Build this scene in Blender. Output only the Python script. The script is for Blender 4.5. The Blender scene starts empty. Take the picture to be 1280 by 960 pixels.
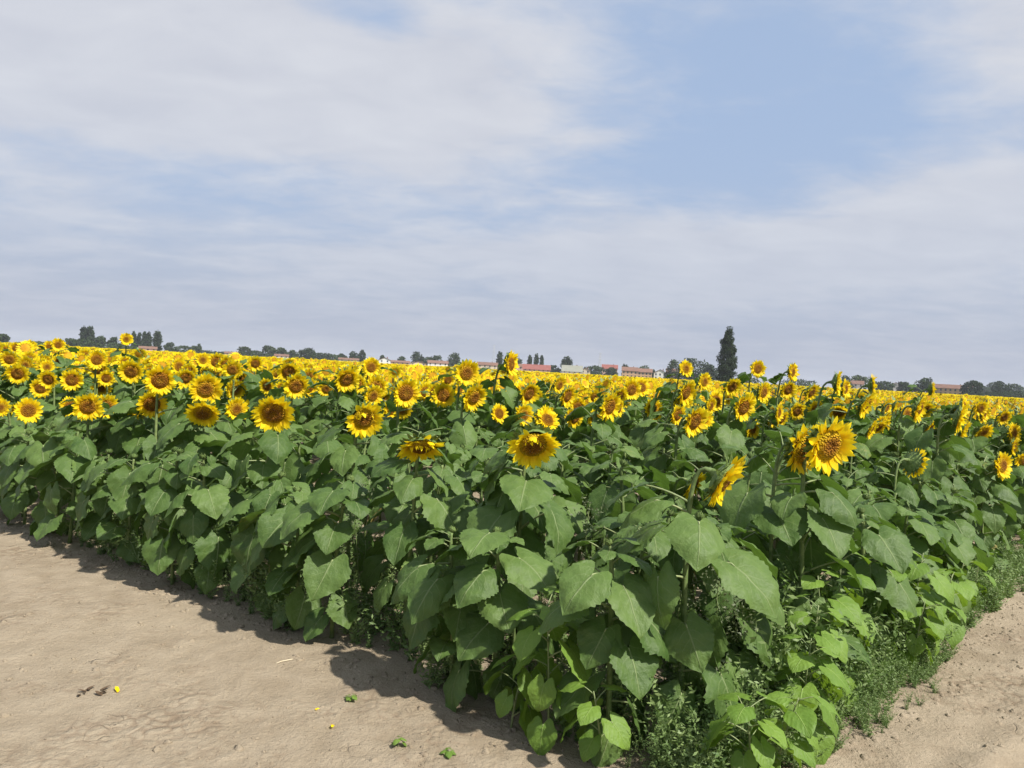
import bpy, math, random
import numpy as np
from mathutils import Vector, Matrix, noise

random.seed(11)
rng = np.random.default_rng(11)
PI = math.pi
rad = math.radians
sc = bpy.context.scene
col = sc.collection

# ------------------------------------------------------------------ camera
FPX = 967.0                                  # focal length in pixels of the 1280 px wide photograph
CAM = Vector((0.0, 0.0, 1.6))
PITCH, ROLL = rad(1.01), rad(3.1)
FWD = Vector((0, math.cos(PITCH), -math.sin(PITCH)))
UP0 = Vector((0, math.sin(PITCH), math.cos(PITCH)))
R0 = Vector((1, 0, 0))
RGT = R0 * math.cos(ROLL) + UP0 * math.sin(ROLL)
UPV = UP0 * math.cos(ROLL) - R0 * math.sin(ROLL)
cd = bpy.data.cameras.new('camera')
cam = bpy.data.objects.new('camera', cd)
col.objects.link(cam)
cd.sensor_width = 36.0
cd.lens = 36.0 * FPX / 1280.0
cd.clip_start = 0.05
cd.clip_end = 9000
mw = Matrix((RGT, UPV, -FWD)).transposed().to_4x4()
mw.translation = CAM
cam.matrix_world = mw
sc.camera = cam

# ------------------------------------------------------------------ sun, view
SUN_EL = rad(50)
SUN_AZ = Vector((0.80, -0.60)).normalized()
sl = bpy.data.lights.new('sun', 'SUN')
sl.energy = 5.0
sl.angle = rad(1.4)
sl.color = (1.0, 0.955, 0.88)
sun = bpy.data.objects.new('sun', sl)
col.objects.link(sun)
sdir = Vector((SUN_AZ.x * math.cos(SUN_EL), SUN_AZ.y * math.cos(SUN_EL), math.sin(SUN_EL)))
sun.rotation_euler = sdir.to_track_quat('Z', 'Y').to_euler()
sun.location = (30, -12, 40)
vs = sc.view_settings
vs.view_transform = 'Standard'
vs.look = 'None'
vs.exposure = 0.50
vs.gamma = 1.0
vs.use_curve_mapping = False
sc.cycles.max_bounces = 6
sc.cycles.diffuse_bounces = 3
sc.cycles.transmission_bounces = 4
sc.cycles.volume_bounces = 0
sc.cycles.use_denoising = True

# ------------------------------------------------------------------ node helpers
class NT:
    def __init__(s, tree):
        s.t = tree
        tree.nodes.clear()
    def n(s, typ, **kw):
        nd = s.t.nodes.new(typ)
        for k, v in kw.items():
            setattr(nd, k, v)
        return nd
    def l(s, a, b):
        s.t.links.new(a, b)
    def put(s, sock, v):
        if hasattr(v, 'is_output') or isinstance(v, bpy.types.NodeSocket):
            s.l(v, sock)
        else:
            sock.default_value = v
    def m(s, op, a, b=0.0, c=0.0, clamp=False):
        nd = s.n('ShaderNodeMath', operation=op, use_clamp=clamp)
        for i, v in enumerate((a, b, c)):
            s.put(nd.inputs[i], v)
        return nd.outputs[0]
    def mix(s, f, a, b, blend='MIX'):
        nd = s.n('ShaderNodeMix', data_type='RGBA', blend_type=blend)
        s.put(nd.inputs[0], f)
        for i, v in ((6, a), (7, b)):
            if isinstance(v, tuple):
                nd.inputs[i].default_value = (*v[:3], 1)
            else:
                s.l(v, nd.inputs[i])
        return nd.outputs[2]
    def sstep(s, v, a, b):
        nd = s.n('ShaderNodeMapRange', interpolation_type='SMOOTHSTEP')
        s.put(nd.inputs[0], v)
        nd.inputs[1].default_value = a
        nd.inputs[2].default_value = b
        return nd.outputs[0]
    def noise(s, vec, scale, detail=3, rough=0.55, dist=0.0):
        nd = s.n('ShaderNodeTexNoise')
        if vec is not None:
            s.l(vec, nd.inputs['Vector'])
        nd.inputs['Scale'].default_value = scale
        nd.inputs['Detail'].default_value = detail
        nd.inputs['Roughness'].default_value = rough
        nd.inputs['Distortion'].default_value = dist
        return nd.outputs[0]
    def voro(s, vec, scale, feature='F1', rnd=1.0):
        nd = s.n('ShaderNodeTexVoronoi', feature=feature)
        if vec is not None:
            s.l(vec, nd.inputs['Vector'])
        nd.inputs['Scale'].default_value = scale
        nd.inputs['Randomness'].default_value = rnd
        return nd
    def ramp(s, f, stops):
        nd = s.n('ShaderNodeValToRGB')
        el = nd.color_ramp.elements
        while len(el) < len(stops):
            el.new(0.5)
        for e, (p, c) in zip(el, stops):
            e.position = p
            e.color = (*c, 1)
        s.put(nd.inputs[0], f)
        return nd.outputs[0]
    def bump(s, h, strength, dist):
        nd = s.n('ShaderNodeBump')
        s.l(h, nd.inputs['Height'])
        nd.inputs['Strength'].default_value = strength
        nd.inputs['Distance'].default_value = dist
        return nd.outputs[0]

# ------------------------------------------------------------------ world: sky with thin broken cloud
w = bpy.data.worlds.new('World')
sc.world = w
w.use_nodes = True
q = NT(w.node_tree)
SKY_STRENGTH = 0.10
tc = q.n('ShaderNodeTexCoord').outputs['Generated']
sky = q.n('ShaderNodeTexSky', sky_type='NISHITA')
sky.sun_disc = False
sky.sun_elevation = SUN_EL
sky.sun_rotation = math.atan2(SUN_AZ.x, SUN_AZ.y)
sky.air_density = 1.0
sky.dust_density = 2.2
sky.ozone_density = 1.4
sx = q.n('ShaderNodeSeparateXYZ')
q.l(tc, sx.inputs[0])
X, Y, Z = sx.outputs
AZ = q.m('ARCTAN2', X, Y)
EL = q.m('ARCSINE', Z)
# cloud sheet seen in perspective
den = q.m('ADD', q.m('MAXIMUM', Z, 0.0), 0.16)
cx = q.n('ShaderNodeCombineXYZ')
q.l(q.m('DIVIDE', X, den), cx.inputs[0])
q.l(q.m('MULTIPLY', q.m('DIVIDE', Y, den), 1.35), cx.inputs[1])
n1 = q.noise(cx.outputs[0], 1.1, 6, 0.52, 0.25)
n2 = q.noise(cx.outputs[0], 3.4, 5, 0.55, 0.4)
n3 = q.noise(cx.outputs[0], 7.5, 6, 0.62, 0.9)
nn = q.m('ADD', q.m('ADD', q.m('MULTIPLY', q.m('SUBTRACT', n1, 0.5), 1.6), q.m('MULTIPLY', q.m('SUBTRACT', n2, 0.5), 0.9)), q.m('MULTIPLY', q.m('SUBTRACT', n3, 0.5), 0.5))
def blob(a, e, ra, re, tilt=0.0):
    da = q.m('SUBTRACT', AZ, a)
    de = q.m('SUBTRACT', q.m('SUBTRACT', EL, e), q.m('MULTIPLY', da, tilt))
    r2 = q.m('ADD', q.m('POWER', q.m('DIVIDE', da, ra), 2.0), q.m('POWER', q.m('DIVIDE', de, re), 2.0))
    return q.m('EXPONENT', q.m('MULTIPLY', r2, -1.0))
cover = q.m('ADD', nn, 0.22)
for a, e, ra, re, tl, k in (
        (-0.48, 0.33, 0.42, 0.115, 0.02, 1.15),      # big pale bank, upper left
        (-0.12, 0.33, 0.16, 0.10, 0.2, 0.35),
        (0.24, 0.31, 0.23, 0.125, 0.0, -0.56),        # blue gap, upper right
        (-0.20, 0.405, 0.07, 0.028, 0.0, -0.55),
        (0.10, 0.295, 0.055, 0.016, 0.10, 0.42),     # small lone cloud
        (0.40, 0.170, 0.33, 0.052, 0.08, 0.95),      # long band, right
        (0.14, 0.175, 0.10, 0.045, 0.0, 0.40),
        (-0.36, 0.205, 0.30, 0.038, 0.0, -0.50),
        (-0.05, 0.13, 0.34, 0.035, 0.0, 0.40),
        (0.60, 0.42, 0.10, 0.08, 0.2, 0.55)):
    cover = q.m('ADD', cover, q.m('MULTIPLY', blob(a, e, ra, re, tl), k))
mask = q.sstep(cover, -0.22, 0.72)
mask = q.m('MULTIPLY', mask, 0.92)
low = q.m('EXPONENT', q.m('MULTIPLY', q.m('POWER', q.m('DIVIDE', q.m('MAXIMUM', EL, 0.0), 0.17), 2.0), -1.0))
shade = q.m('ADD', 0.5, q.m('MULTIPLY', q.m('SUBTRACT', n2, 0.5), 1.2), clamp=True)
K = 1.0 / SKY_STRENGTH
CW = (0.535 * K, 0.545 * K, 0.575 * K)
CG = (0.405 * K, 0.42 * K, 0.475 * K)
BL = (0.300 * K, 0.388 * K, 0.545 * K)
LO = (0.325 * K, 0.35 * K, 0.425 * K)
ccol = q.mix(shade, CG, CW)
base = q.mix(0.80, sky.outputs[0], BL)               # thin high veil over the clear sky
base = q.mix(q.m('MULTIPLY', low, 0.88), base, LO)
fac = q.m('MULTIPLY', mask, q.m('SUBTRACT', 1.0, q.m('MULTIPLY', low, 0.62)))
skyc = q.mix(fac, base, ccol)
bg = q.n('ShaderNodeBackground')
q.l(skyc, bg.inputs[0])
bg.inputs[1].default_value = SKY_STRENGTH
wo = q.n('ShaderNodeOutputWorld')
q.l(bg.outputs[0], wo.inputs[0])

# ------------------------------------------------------------------ materials
def newmat(name):
    m = bpy.data.materials.new(name)
    m.use_nodes = True
    return m, NT(m.node_tree)
def finish(q, colr, rough=0.6, normal=None, spec=0.3, trans=0.0, tcol=None, disp=None):
    p = q.n('ShaderNodeBsdfPrincipled')
    if isinstance(colr, tuple):
        p.inputs['Base Color'].default_value = (*colr, 1)
    else:
        q.l(colr, p.inputs['Base Color'])
    q.put(p.inputs['Roughness'], rough)
    p.inputs['Specular IOR Level'].default_value = spec
    if normal is not None:
        q.l(normal, p.inputs['Normal'])
    sh = p.outputs[0]
    if trans > 0:
        t = q.n('ShaderNodeBsdfTranslucent')
        if isinstance(tcol, tuple):
            t.inputs[0].default_value = (*tcol, 1)
        else:
            q.l(tcol, t.inputs[0])
        mx = q.n('ShaderNodeMixShader')
        mx.inputs[0].default_value = trans
        q.l(sh, mx.inputs[1])
        q.l(t.outputs[0], mx.inputs[2])
        sh = mx.outputs[0]
    o = q.n('ShaderNodeOutputMaterial')
    q.l(sh, o.inputs[0])

def leaf_mat(name, ca, cb, vein, tcol, attr=False, veins=True, yellow=None):
    m, q = newmat(name)
    if attr:
        r = q.n('ShaderNodeAttribute', attribute_name='rnd').outputs['Fac']
    else:
        r = q.n('ShaderNodeObjectInfo').outputs['Random']
    geo = q.n('ShaderNodeNewGeometry').outputs['Position']
    nz = q.noise(geo, 18.0, 5, 0.66)
    c = q.mix(q.m('ADD', q.m('MULTIPLY', r, 0.62), q.m('MULTIPLY', q.m('SUBTRACT', nz, 0.35), 1.1), clamp=True), ca, cb)
    if yellow:
        c = q.mix(q.m('MULTIPLY', q.sstep(r, 0.975, 1.0), q.sstep(nz, 0.48, 0.66)), c, yellow)
    normal = None
    if veins:
        uv = q.n('ShaderNodeUVMap').outputs[0]
        s = q.n('ShaderNodeSeparateXYZ')
        q.l(uv, s.inputs[0])
        U = q.m('ABSOLUTE', q.m('SUBTRACT', q.m('MULTIPLY', s.outputs[0], 2.0), 1.0))
        V = s.outputs[1]
        mid = q.m('SUBTRACT', 1.0, q.sstep(U, 0.012, 0.05))
        wob = q.m('MULTIPLY', q.m('SUBTRACT', q.noise(geo, 11.0, 2, 0.5), 0.5), 1.5)
        ph = q.m('FRACT', q.m('ADD', wob, q.m('SUBTRACT', q.m('MULTIPLY', V, 5.5), q.m('MULTIPLY', q.m('POWER', U, 0.8), 2.7))))
        lat = q.m('ABSOLUTE', q.m('SUBTRACT', ph, 0.5))
        latm = q.m('SUBTRACT', 1.0, q.sstep(lat, 0.01, 0.06))
        vm = q.m('MAXIMUM', q.m('MULTIPLY', mid, 0.85), q.m('MULTIPLY', latm, q.m('MULTIPLY', q.m('SUBTRACT', 1.0, U), 0.55)))
        c = q.mix(vm, c, vein)
        pil = q.m('MULTIPLY', q.m('COSINE', q.m('MULTIPLY', q.m('SUBTRACT', ph, 0.0), 2 * PI)), 0.5)
        fine = q.noise(geo, 75.0, 3, 0.6)
        hgt = q.m('ADD', q.m('SUBTRACT', q.m('MULTIPLY', pil, 0.22), q.m('MULTIPLY', mid, 0.9)), q.m('MULTIPLY', fine, 1.1))
        normal = q.bump(q.m('ADD', hgt, q.m('MULTIPLY', nz, 1.2)), 0.55, 0.006)
    finish(q, c, 0.52, normal, 0.28, 0.26, tcol)
    return m

LEAF_A, LEAF_B = (0.052, 0.102, 0.022), (0.135, 0.208, 0.052)
M_leaf = leaf_mat('sunflower_leaf', LEAF_A, LEAF_B, (0.21, 0.27, 0.11), (0.13, 0.24, 0.03), yellow=(0.30, 0.27, 0.06))
M_dead = leaf_mat('withered_leaf', (0.22, 0.17, 0.05), (0.36, 0.30, 0.10), (0.40, 0.34, 0.16), (0.30, 0.24, 0.06))
M_fleaf = leaf_mat('field_leaf', LEAF_A, LEAF_B, (0.2, 0.26, 0.1), (0.13, 0.24, 0.03), attr=True, veins=False)
M_bright = leaf_mat('weed_leaf', (0.10, 0.185, 0.026), (0.175, 0.275, 0.045), (0.25, 0.36, 0.09), (0.25, 0.42, 0.03))
M_herb = leaf_mat('herb_leaf', (0.085, 0.15, 0.042), (0.25, 0.325, 0.12), (0.2, 0.3, 0.1), (0.14, 0.26, 0.04), attr=True, veins=False)
M_pan = leaf_mat('panicle_seed', (0.075, 0.105, 0.045), (0.19, 0.21, 0.11), (0.2, 0.3, 0.1), (0.12, 0.16, 0.05), attr=True, veins=False)

def simple(name, ca, cb, scale=20, rough=0.6, spec=0.3, bumpd=0.0, trans=0.0, tcol=None, coord='Object'):
    m, q = newmat(name)
    v = q.n('ShaderNodeTexCoord').outputs[coord] if coord != 'Pos' else q.n('ShaderNodeNewGeometry').outputs['Position']
    nz = q.noise(v, scale, 4, 0.6)
    r = q.n('ShaderNodeObjectInfo').outputs['Random']
    f = q.m('ADD', q.sstep(nz, 0.25, 0.75), q.m('MULTIPLY', q.m('SUBTRACT', r, 0.5), 0.5), clamp=True)
    nrm = q.bump(nz, 0.6, bumpd) if bumpd else None
    finish(q, q.mix(f, ca, cb), rough, nrm, spec, trans, tcol)
    return m
M_stem = simple('stem', (0.10, 0.15, 0.045), (0.20, 0.25, 0.09), 30, 0.6, 0.25, 0.004)
M_pet = simple('petiole', (0.17, 0.22, 0.09), (0.27, 0.31, 0.14), 30, 0.5)
M_recept = simple('receptacle', (0.085, 0.14, 0.035), (0.16, 0.22, 0.06), 6, 0.6, 0.25, 0.02)
M_petal = None
def petal_mat(name, attr):
    m, q = newmat(name)
    uv = q.n('ShaderNodeUVMap').outputs[0]
    s = q.n('ShaderNodeSeparateXYZ')
    q.l(uv, s.inputs[0])
    r = q.n('ShaderNodeAttribute', attribute_name='rnd').outputs['Fac'] if attr else q.n('ShaderNodeObjectInfo').outputs['Random']
    c = q.mix(q.sstep(s.outputs[1], 0.0, 0.75), (0.90, 0.56, 0.006), (0.95, 0.76, 0.016))
    c = q.mix(q.m('MULTIPLY', r, 0.3), c, (0.94, 0.66, 0.008))
    st = q.m('SINE', q.m('MULTIPLY', s.outputs[0], 40.0))
    nrm = q.bump(st, 0.25, 0.01)
    finish(q, c, 0.5, nrm, 0.2, 0.36, (0.97, 0.78, 0.014))
    return m
M_petal = petal_mat('petal', False)
M_fpetal = petal_mat('field_petal', True)
def disc_mat():
    m, q = newmat('disc')
    v = q.n('ShaderNodeTexCoord').outputs['Object']
    ln = q.n('ShaderNodeVectorMath', operation='LENGTH')
    q.l(v, ln.inputs[0])
    nz = q.noise(v, 5.0, 3, 0.6)
    rr = q.m('ADD', q.m('DIVIDE', ln.outputs['Value'], 0.50), q.m('MULTIPLY', q.m('SUBTRACT', nz, 0.5), 0.22))
    rnd = q.n('ShaderNodeObjectInfo').outputs['Random']
    rr2 = q.m('ADD', rr, q.m('MULTIPLY', q.m('SUBTRACT', rnd, 0.5), 0.3))
    c = q.ramp(rr2, [(0.0, (0.46, 0.26, 0.02)), (0.25, (0.48, 0.23, 0.014)), (0.45, (0.32, 0.125, 0.012)), (0.62, (0.44, 0.185, 0.012)), (0.78, (0.64, 0.33, 0.012)), (0.95, (0.86, 0.58, 0.014))])
    vo = q.voro(v, 16.0).outputs['Distance']
    c = q.mix(q.m('MULTIPLY', q.sstep(vo, 0.25, 0.8), 0.42), c, (0.16, 0.055, 0.009))
    nrm = q.bump(q.m('SUBTRACT', 1.0, vo), 0.9, 0.06)
    finish(q, c, 0.8, nrm, 0.15)
    return m
M_disc = disc_mat()
M_fdisc = simple('field_disc', (0.38, 0.16, 0.012), (0.62, 0.34, 0.014), 9, 0.8, 0.15, coord='Pos')

def ground_mat():
    m, q = newmat('dry_soil')
    g = q.n('ShaderNodeNewGeometry').outputs['Position']
    sp = q.n('ShaderNodeSeparateXYZ')
    q.l(g, sp.inputs[0])
    big = q.noise(g, 0.8, 5, 0.6)
    mid = q.noise(g, 5.0, 5, 0.6, 0.3)
    fin = q.noise(g, 42.0, 5, 0.68)
    grit = q.noise(g, 160.0, 3, 0.7)
    c = q.mix(q.sstep(mid, 0.28, 0.72), (0.272, 0.217, 0.148), (0.352, 0.288, 0.205))
    c = q.mix(q.m('MULTIPLY', q.sstep(big, 0.42, 0.68), 0.45), c, (0.385, 0.318, 0.225))
    c = q.mix(q.m('MULTIPLY', q.sstep(fin, 0.55, 0.78), 0.40), c, (0.19, 0.133, 0.085))
    c = q.mix(q.m('MULTIPLY', q.sstep(grit, 0.56, 0.75), 0.35), c, (0.48, 0.39, 0.28))
    # drying cracks, patchy
    wv = q.n('ShaderNodeVectorMath', operation='ADD')
    q.l(g, wv.inputs[0])
    wn = q.n('ShaderNodeTexNoise')
    q.l(g, wn.inputs['Vector'])
    wn.inputs['Scale'].default_value = 6.0
    sc_ = q.n('ShaderNodeVectorMath', operation='SCALE')
    q.l(wn.outputs['Color'], sc_.inputs[0])
    sc_.inputs['Scale'].default_value = 0.16
    q.l(sc_.outputs[0], wv.inputs[1])
    cr = q.voro(wv.outputs[0], 11.0, 'DISTANCE_TO_EDGE').outputs['Distance']
    crm = q.m('SUBTRACT', 1.0, q.sstep(cr, 0.006, 0.045))
    patch = q.sstep(q.noise(g, 2.6, 3, 0.6), 0.58, 0.70)
    crm = q.m('MULTIPLY', crm, patch)
    c = q.mix(q.m('MULTIPLY', crm, 0.12), c, (0.13, 0.088, 0.055))
    # meadow and stubble beyond the crop
    far = q.sstep(sp.outputs[1], 262.0, 275.0)
    fc = q.mix(q.sstep(q.noise(g, 0.012, 2, 0.5), 0.45, 0.55), (0.11, 0.15, 0.05), (0.30, 0.235, 0.15))
    c = q.mix(far, c, fc)
    cv = q.voro(wv.outputs[0], 20.0).outputs['Distance']          # crumbly crust, in patches
    cp = q.sstep(q.noise(g, 1.1, 4, 0.65), 0.46, 0.66)
    crumb = q.m('MULTIPLY', q.m('SUBTRACT', 1.0, cv), cp)
    c = q.mix(q.m('MULTIPLY', q.m('MULTIPLY', q.sstep(cv, 0.42, 0.7), cp), 0.5), c, (0.20, 0.14, 0.09))
    h = q.m('ADD', q.m('ADD', q.m('MULTIPLY', crumb, 0.9), q.m('ADD', q.m('MULTIPLY', mid, 1.4), q.m('MULTIPLY', fin, 0.75))), q.m('SUBTRACT', q.m('MULTIPLY', grit, 0.35), q.m('MULTIPLY', crm, 0.35)))
    finish(q, c, 0.92, q.bump(h, 0.9, 0.022), 0.12)
    return m
M_ground = ground_mat()

# ------------------------------------------------------------------ object helpers
def mesh(name, verts, faces, mats=(), uv=None, mi=None, smooth=True):
    me = bpy.data.meshes.new(name)
    me.from_pydata([tuple(v) for v in verts], [], [tuple(f) for f in faces])
    for m in mats:
        me.materials.append(m)
    if uv is not None:
        ul = me.uv_layers.new(name='UVMap')
        vi = np.empty(len(me.loops), dtype=np.int32)
        me.loops.foreach_get('vertex_index', vi)
        ul.data.foreach_set('uv', np.asarray(uv, dtype=np.float32)[vi].ravel())
    if mi is not None:
        me.polygons.foreach_set('material_index', np.asarray(mi, dtype=np.int32))
    if smooth:
        me.polygons.foreach_set('use_smooth', np.ones(len(me.polygons), dtype=bool))
    me.update()
    return me
def obj(name, me, parent=None, mat=None):
    o = bpy.data.objects.new(name, me)
    col.objects.link(o)
    if parent is not None:
        o.parent = parent
    if mat is not None:
        o.matrix_local = mat
    return o
def tag(o, label=None, cat=None, group=None, kind=None):
    if label: o['label'] = label
    if cat: o['category'] = cat
    if group: o['group'] = group
    if kind: o['kind'] = kind
    return o
def empty(name, loc, label, cat, group=None):
    o = bpy.data.objects.new(name, None)
    o.empty_display_size = 0.1
    col.objects.link(o)
    o.location = loc
    return tag(o, label, cat, group)
def tube(path, radii, n=7, cap=True):
    V, F = [], []
    k = len(path)
    side = Vector((1, 0, 0))
    for i, p in enumerate(path):
        a, b = path[max(i - 1, 0)], path[min(i + 1, k - 1)]
        t = (Vector(b) - Vector(a)).normalized()
        s = side - t * side.dot(t)
        if s.length < 1e-3:
            s = Vector((0, 1, 0)) - t * t.y
        s.normalize()
        side = s
        u = t.cross(s)
        for j in range(n):
            an = 2 * PI * j / n
            V.append(Vector(p) + (s * math.cos(an) + u * math.sin(an)) * radii[i])
    for i in range(k - 1):
        for j in range(n):
            a = i * n + j
            b = i * n + (j + 1) % n
            F.append((a, b, b + n, a + n))
    if cap:
        F.append(tuple(range(n))[::-1])
        F.append(tuple((k - 1) * n + j for j in range(n)))
    return V, F
def box(x0, x1, y0, y1, z0, z1):
    V = [(x, y, z) for x in (x0, x1) for y in (y0, y1) for z in (z0, z1)]
    F = [(0, 1, 3, 2), (4, 6, 7, 5), (0, 4, 5, 1), (2, 3, 7, 6), (0, 2, 6, 4), (1, 5, 7, 3)]
    return V, F
def ray(px, py):
    return FWD + RGT * ((px - 640.0) / FPX) - UPV * ((py - 480.0) / FPX)
def on_ground(px, py):
    d = ray(px, py)
    return CAM + d * (-CAM.z / d.z)
def project(p):
    v = Vector(p) - CAM
    k = v.dot(FWD)
    if k < 0.05:
        return None
    return (640 + FPX * v.dot(RGT) / k, 480 - FPX * v.dot(UPV) / k, k)

# ------------------------------------------------------------------ field geometry
A, B = on_ground(0, 643), on_ground(765, 948)
C, D = on_ground(1280, 735), on_ground(985, 952)
eL = Vector((A.x - B.x, A.y - B.y)).normalized()
eR = Vector((C.x - D.x, C.y - D.y)).normalized()
def cross2(a, b): return a.x * b.y - a.y * b.x
d0 = Vector((D.x - B.x, D.y - B.y))
K0 = Vector((B.x, B.y)) + eL * (cross2(d0, eR) / cross2(eL, eR))
nL = Vector((eL.y, -eL.x))
if nL.dot(eR) < 0: nL = -nL
nR = Vector((eR.y, -eR.x))
if nR.dot(eL) < 0: nR = -nR
def dLR(x, y):
    v = Vector((x, y)) - K0
    return v.dot(nL), v.dot(nR)
print('corner', K0, 'eL', eL, 'eR', eR)

def gh(x, y):
    if not (-9.5 < x < 9.5 and 0.6 < y < 13.5):
        return 0.0
    z = 0.010 * noise.noise((x * 1.3, y * 1.3, 3.1)) + 0.004 * noise.noise((x * 5, y * 5, 7.7)) + 0.007 * noise.noise((x * 13, y * 13, 1.7))
    t = noise.noise((x * 24, y * 24, 9.1))
    z += 0.009 * max(0.0, t - 0.15)
    v = Vector((x, y)) - K0
    a, b = v.dot(nL), v.dot(nR)
    if b < -0.35:                                    # wheel ruts on the right-hand track
        z += 0.021 * math.sin(b * 19.0 + 1.5 * noise.noise((x * 1.5, y * 1.5, 2.0))) * min(1, (-b - 0.35) * 3)
        z += 0.014 * math.sin((b + 0.35) * 7.0 + 0.8 * noise.noise((x * 0.8, y * 0.8, 0))) * min(1, (-b - 0.35) * 3)
        rg = 1 - abs(noise.noise((x * 4.2 + y, y * 4.2 - x, 2.2)))
        rg2 = 1 - abs(noise.noise((x * 9, y * 9, 5.2)))
        z += (0.034 * max(0, noise.noise((x * 3, y * 3, 8.8)) + .1) * rg2 - 0.045 * max(0, rg - 0.86) / 0.14 * max(0, noise.noise((x * 1.4, y * 1.4, 6.6)) + .25)) * min(1, (-b - 0.2) * 4)
    elif a < -0.1:
        rg2 = 1 - abs(noise.noise((x * 9, y * 9, 5.2)))
        z += 0.007 * max(0, noise.noise((x * 2.6, y * 2.6, 8.8))) * rg2
    if a > 0 and b > 0:
        z += 0.02 * min(1, a * 4, b * 4)             # soil drawn up a little round the crop
    return z

def axis(lo, hi, step, far):
    c = list(np.arange(lo, hi + 1e-6, step))
    out, s, p = [], step * 2, hi
    while p < far:
        p = min(far, p + s); out.append(p); s *= 1.6
    neg, s, p = [], step * 2, lo
    while p > -far:
        p = max(-far, p - s); neg.append(p); s *= 1.6
    return neg[::-1] + c + out
gx, gy = axis(-8.5, 8.5, 0.042, 3000), axis(1.5, 10.5, 0.042, 3000)
GV = [(x, y, gh(x, y) * min(1, max(0, (9.2 - abs(x)) / 1.0)) * (1 if 1.4 < y < 12 else 0)) for y in gy for x in gx]
nx = len(gx)
ii = np.arange((len(gy) - 1) * (nx - 1))
r_, c_ = ii // (nx - 1), ii % (nx - 1)
a_ = r_ * nx + c_
GF = np.stack([a_, a_ + 1, a_ + nx + 1, a_ + nx], 1).tolist()
tag(obj('ground', mesh('ground', GV, GF, [M_ground])), 'dry tan bare soil track and ground around the crop', kind='structure')

# ------------------------------------------------------------------ leaves
def leaf_data(seed, dip0, dip1, fold, curl, L=0.255, W=0.125, pet=0.13, nu=10, nv=20, petiole=True, wr=0.007, serr=0.032, arch=1.0):
    rs = random.Random(seed)
    V, F, UV, MI = [], [], [], []
    ex, ez = pet * 0.93, pet * 0.42 * arch
    th0 = -dip0
    # centre line
    cl = []
    px, pz = ex, ez
    S = 24
    for i in range(S + 1):
        th = -(dip0 + (dip1 - dip0) * (i / S) ** 0.8)
        cl.append((px, pz, th))
        px += math.cos(th) * L / S
        pz += math.sin(th) * L / S
    off = rs.random() * 50
    lob = 0.29 * L * rs.uniform(0.8, 1.2)
    asym = rs.uniform(-0.08, 0.08)
    sw = rs.uniform(-0.05, 0.05)
    def wid(v):
        if v < 0.22:
            return 0.78 + 0.22 * math.sin(PI / 2 * v / 0.22)
        t = (v - 0.22) / 0.78
        return max(0.0, 1 - t ** 2.05) * (1 - 0.10 * t)
    for j in range(nv + 1):
        v = j / nv
        for i in range(nu + 1):
            u = -1 + 2 * i / nu
            au = abs(u)
            ww = wid(v) * W
            if au > 0.98 and 0 < j < nv:
                ww *= 1 + (serr if j % 2 else -serr) * rs.uniform(0.6, 1.6)
            b = u * ww * (1 + asym * u)
            a = v * L - lob * math.sin(PI * min(1, au ** 1.0)) * (1 - v) ** 2.2
            f = a / L * S
            if f <= 0:
                cxp, czp, th = cl[0]
                cxp += math.cos(th) * a
                czp += math.sin(th) * a
            else:
                k = min(int(f), S - 1)
                g = f - k
                cxp = cl[k][0] * (1 - g) + cl[k + 1][0] * g
                czp = cl[k][1] * (1 - g) + cl[k + 1][1] * g
                th = cl[k][2]
            nz = noise.noise((a * 17 + off, b * 17, off)) * wr * 1.6 + noise.noise((a * 42 + off, b * 42, off)) * wr * 0.6
            h = fold * abs(b) - curl * b * b / W + nz * (0.35 + au)
            # gentle waves of the margin
            h += 0.006 * math.sin(v * 13 + off + (2 if u > 0 else 0)) * au ** 3
            V.append((cxp - math.sin(th) * h, b + sw * a * a / L, czp + math.cos(th) * h))
            UV.append((u * 0.5 + 0.5, v))
    for j in range(nv):
        for i in range(nu):
            p = j * (nu + 1) + i
            F.append((p, p + 1, p + nu + 2, p + nu + 1))
            MI.append(0)
    if petiole:
        path = []
        for i in range(6):
            t = i / 5
            path.append((ex * t, 0, ez * (1.6 * t - 0.6 * t * t)))
        path.append((ex + 0.012 * math.cos(th0), 0, ez + 0.012 * math.sin(th0) - 0.002))
        tv, tf = tube(path, [0.0062, 0.005, 0.0045, 0.0042, 0.004, 0.0038, 0.002], 5)
        o = len(V)
        V += [tuple(p) for p in tv]
        UV += [(0.25, 0.5)] * len(tv)
        F += [tuple(k + o for k in f) for f in tf]
        MI += [1] * len(tf)
    return V, F, UV, MI
DIPS = {'top': (0.05, 0.75), 'mid': (0.45, 1.15), 'low': (0.95, 1.5)}
LEAF, WLEAF, DEAD, SAMP = {}, {}, [], {}
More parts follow.
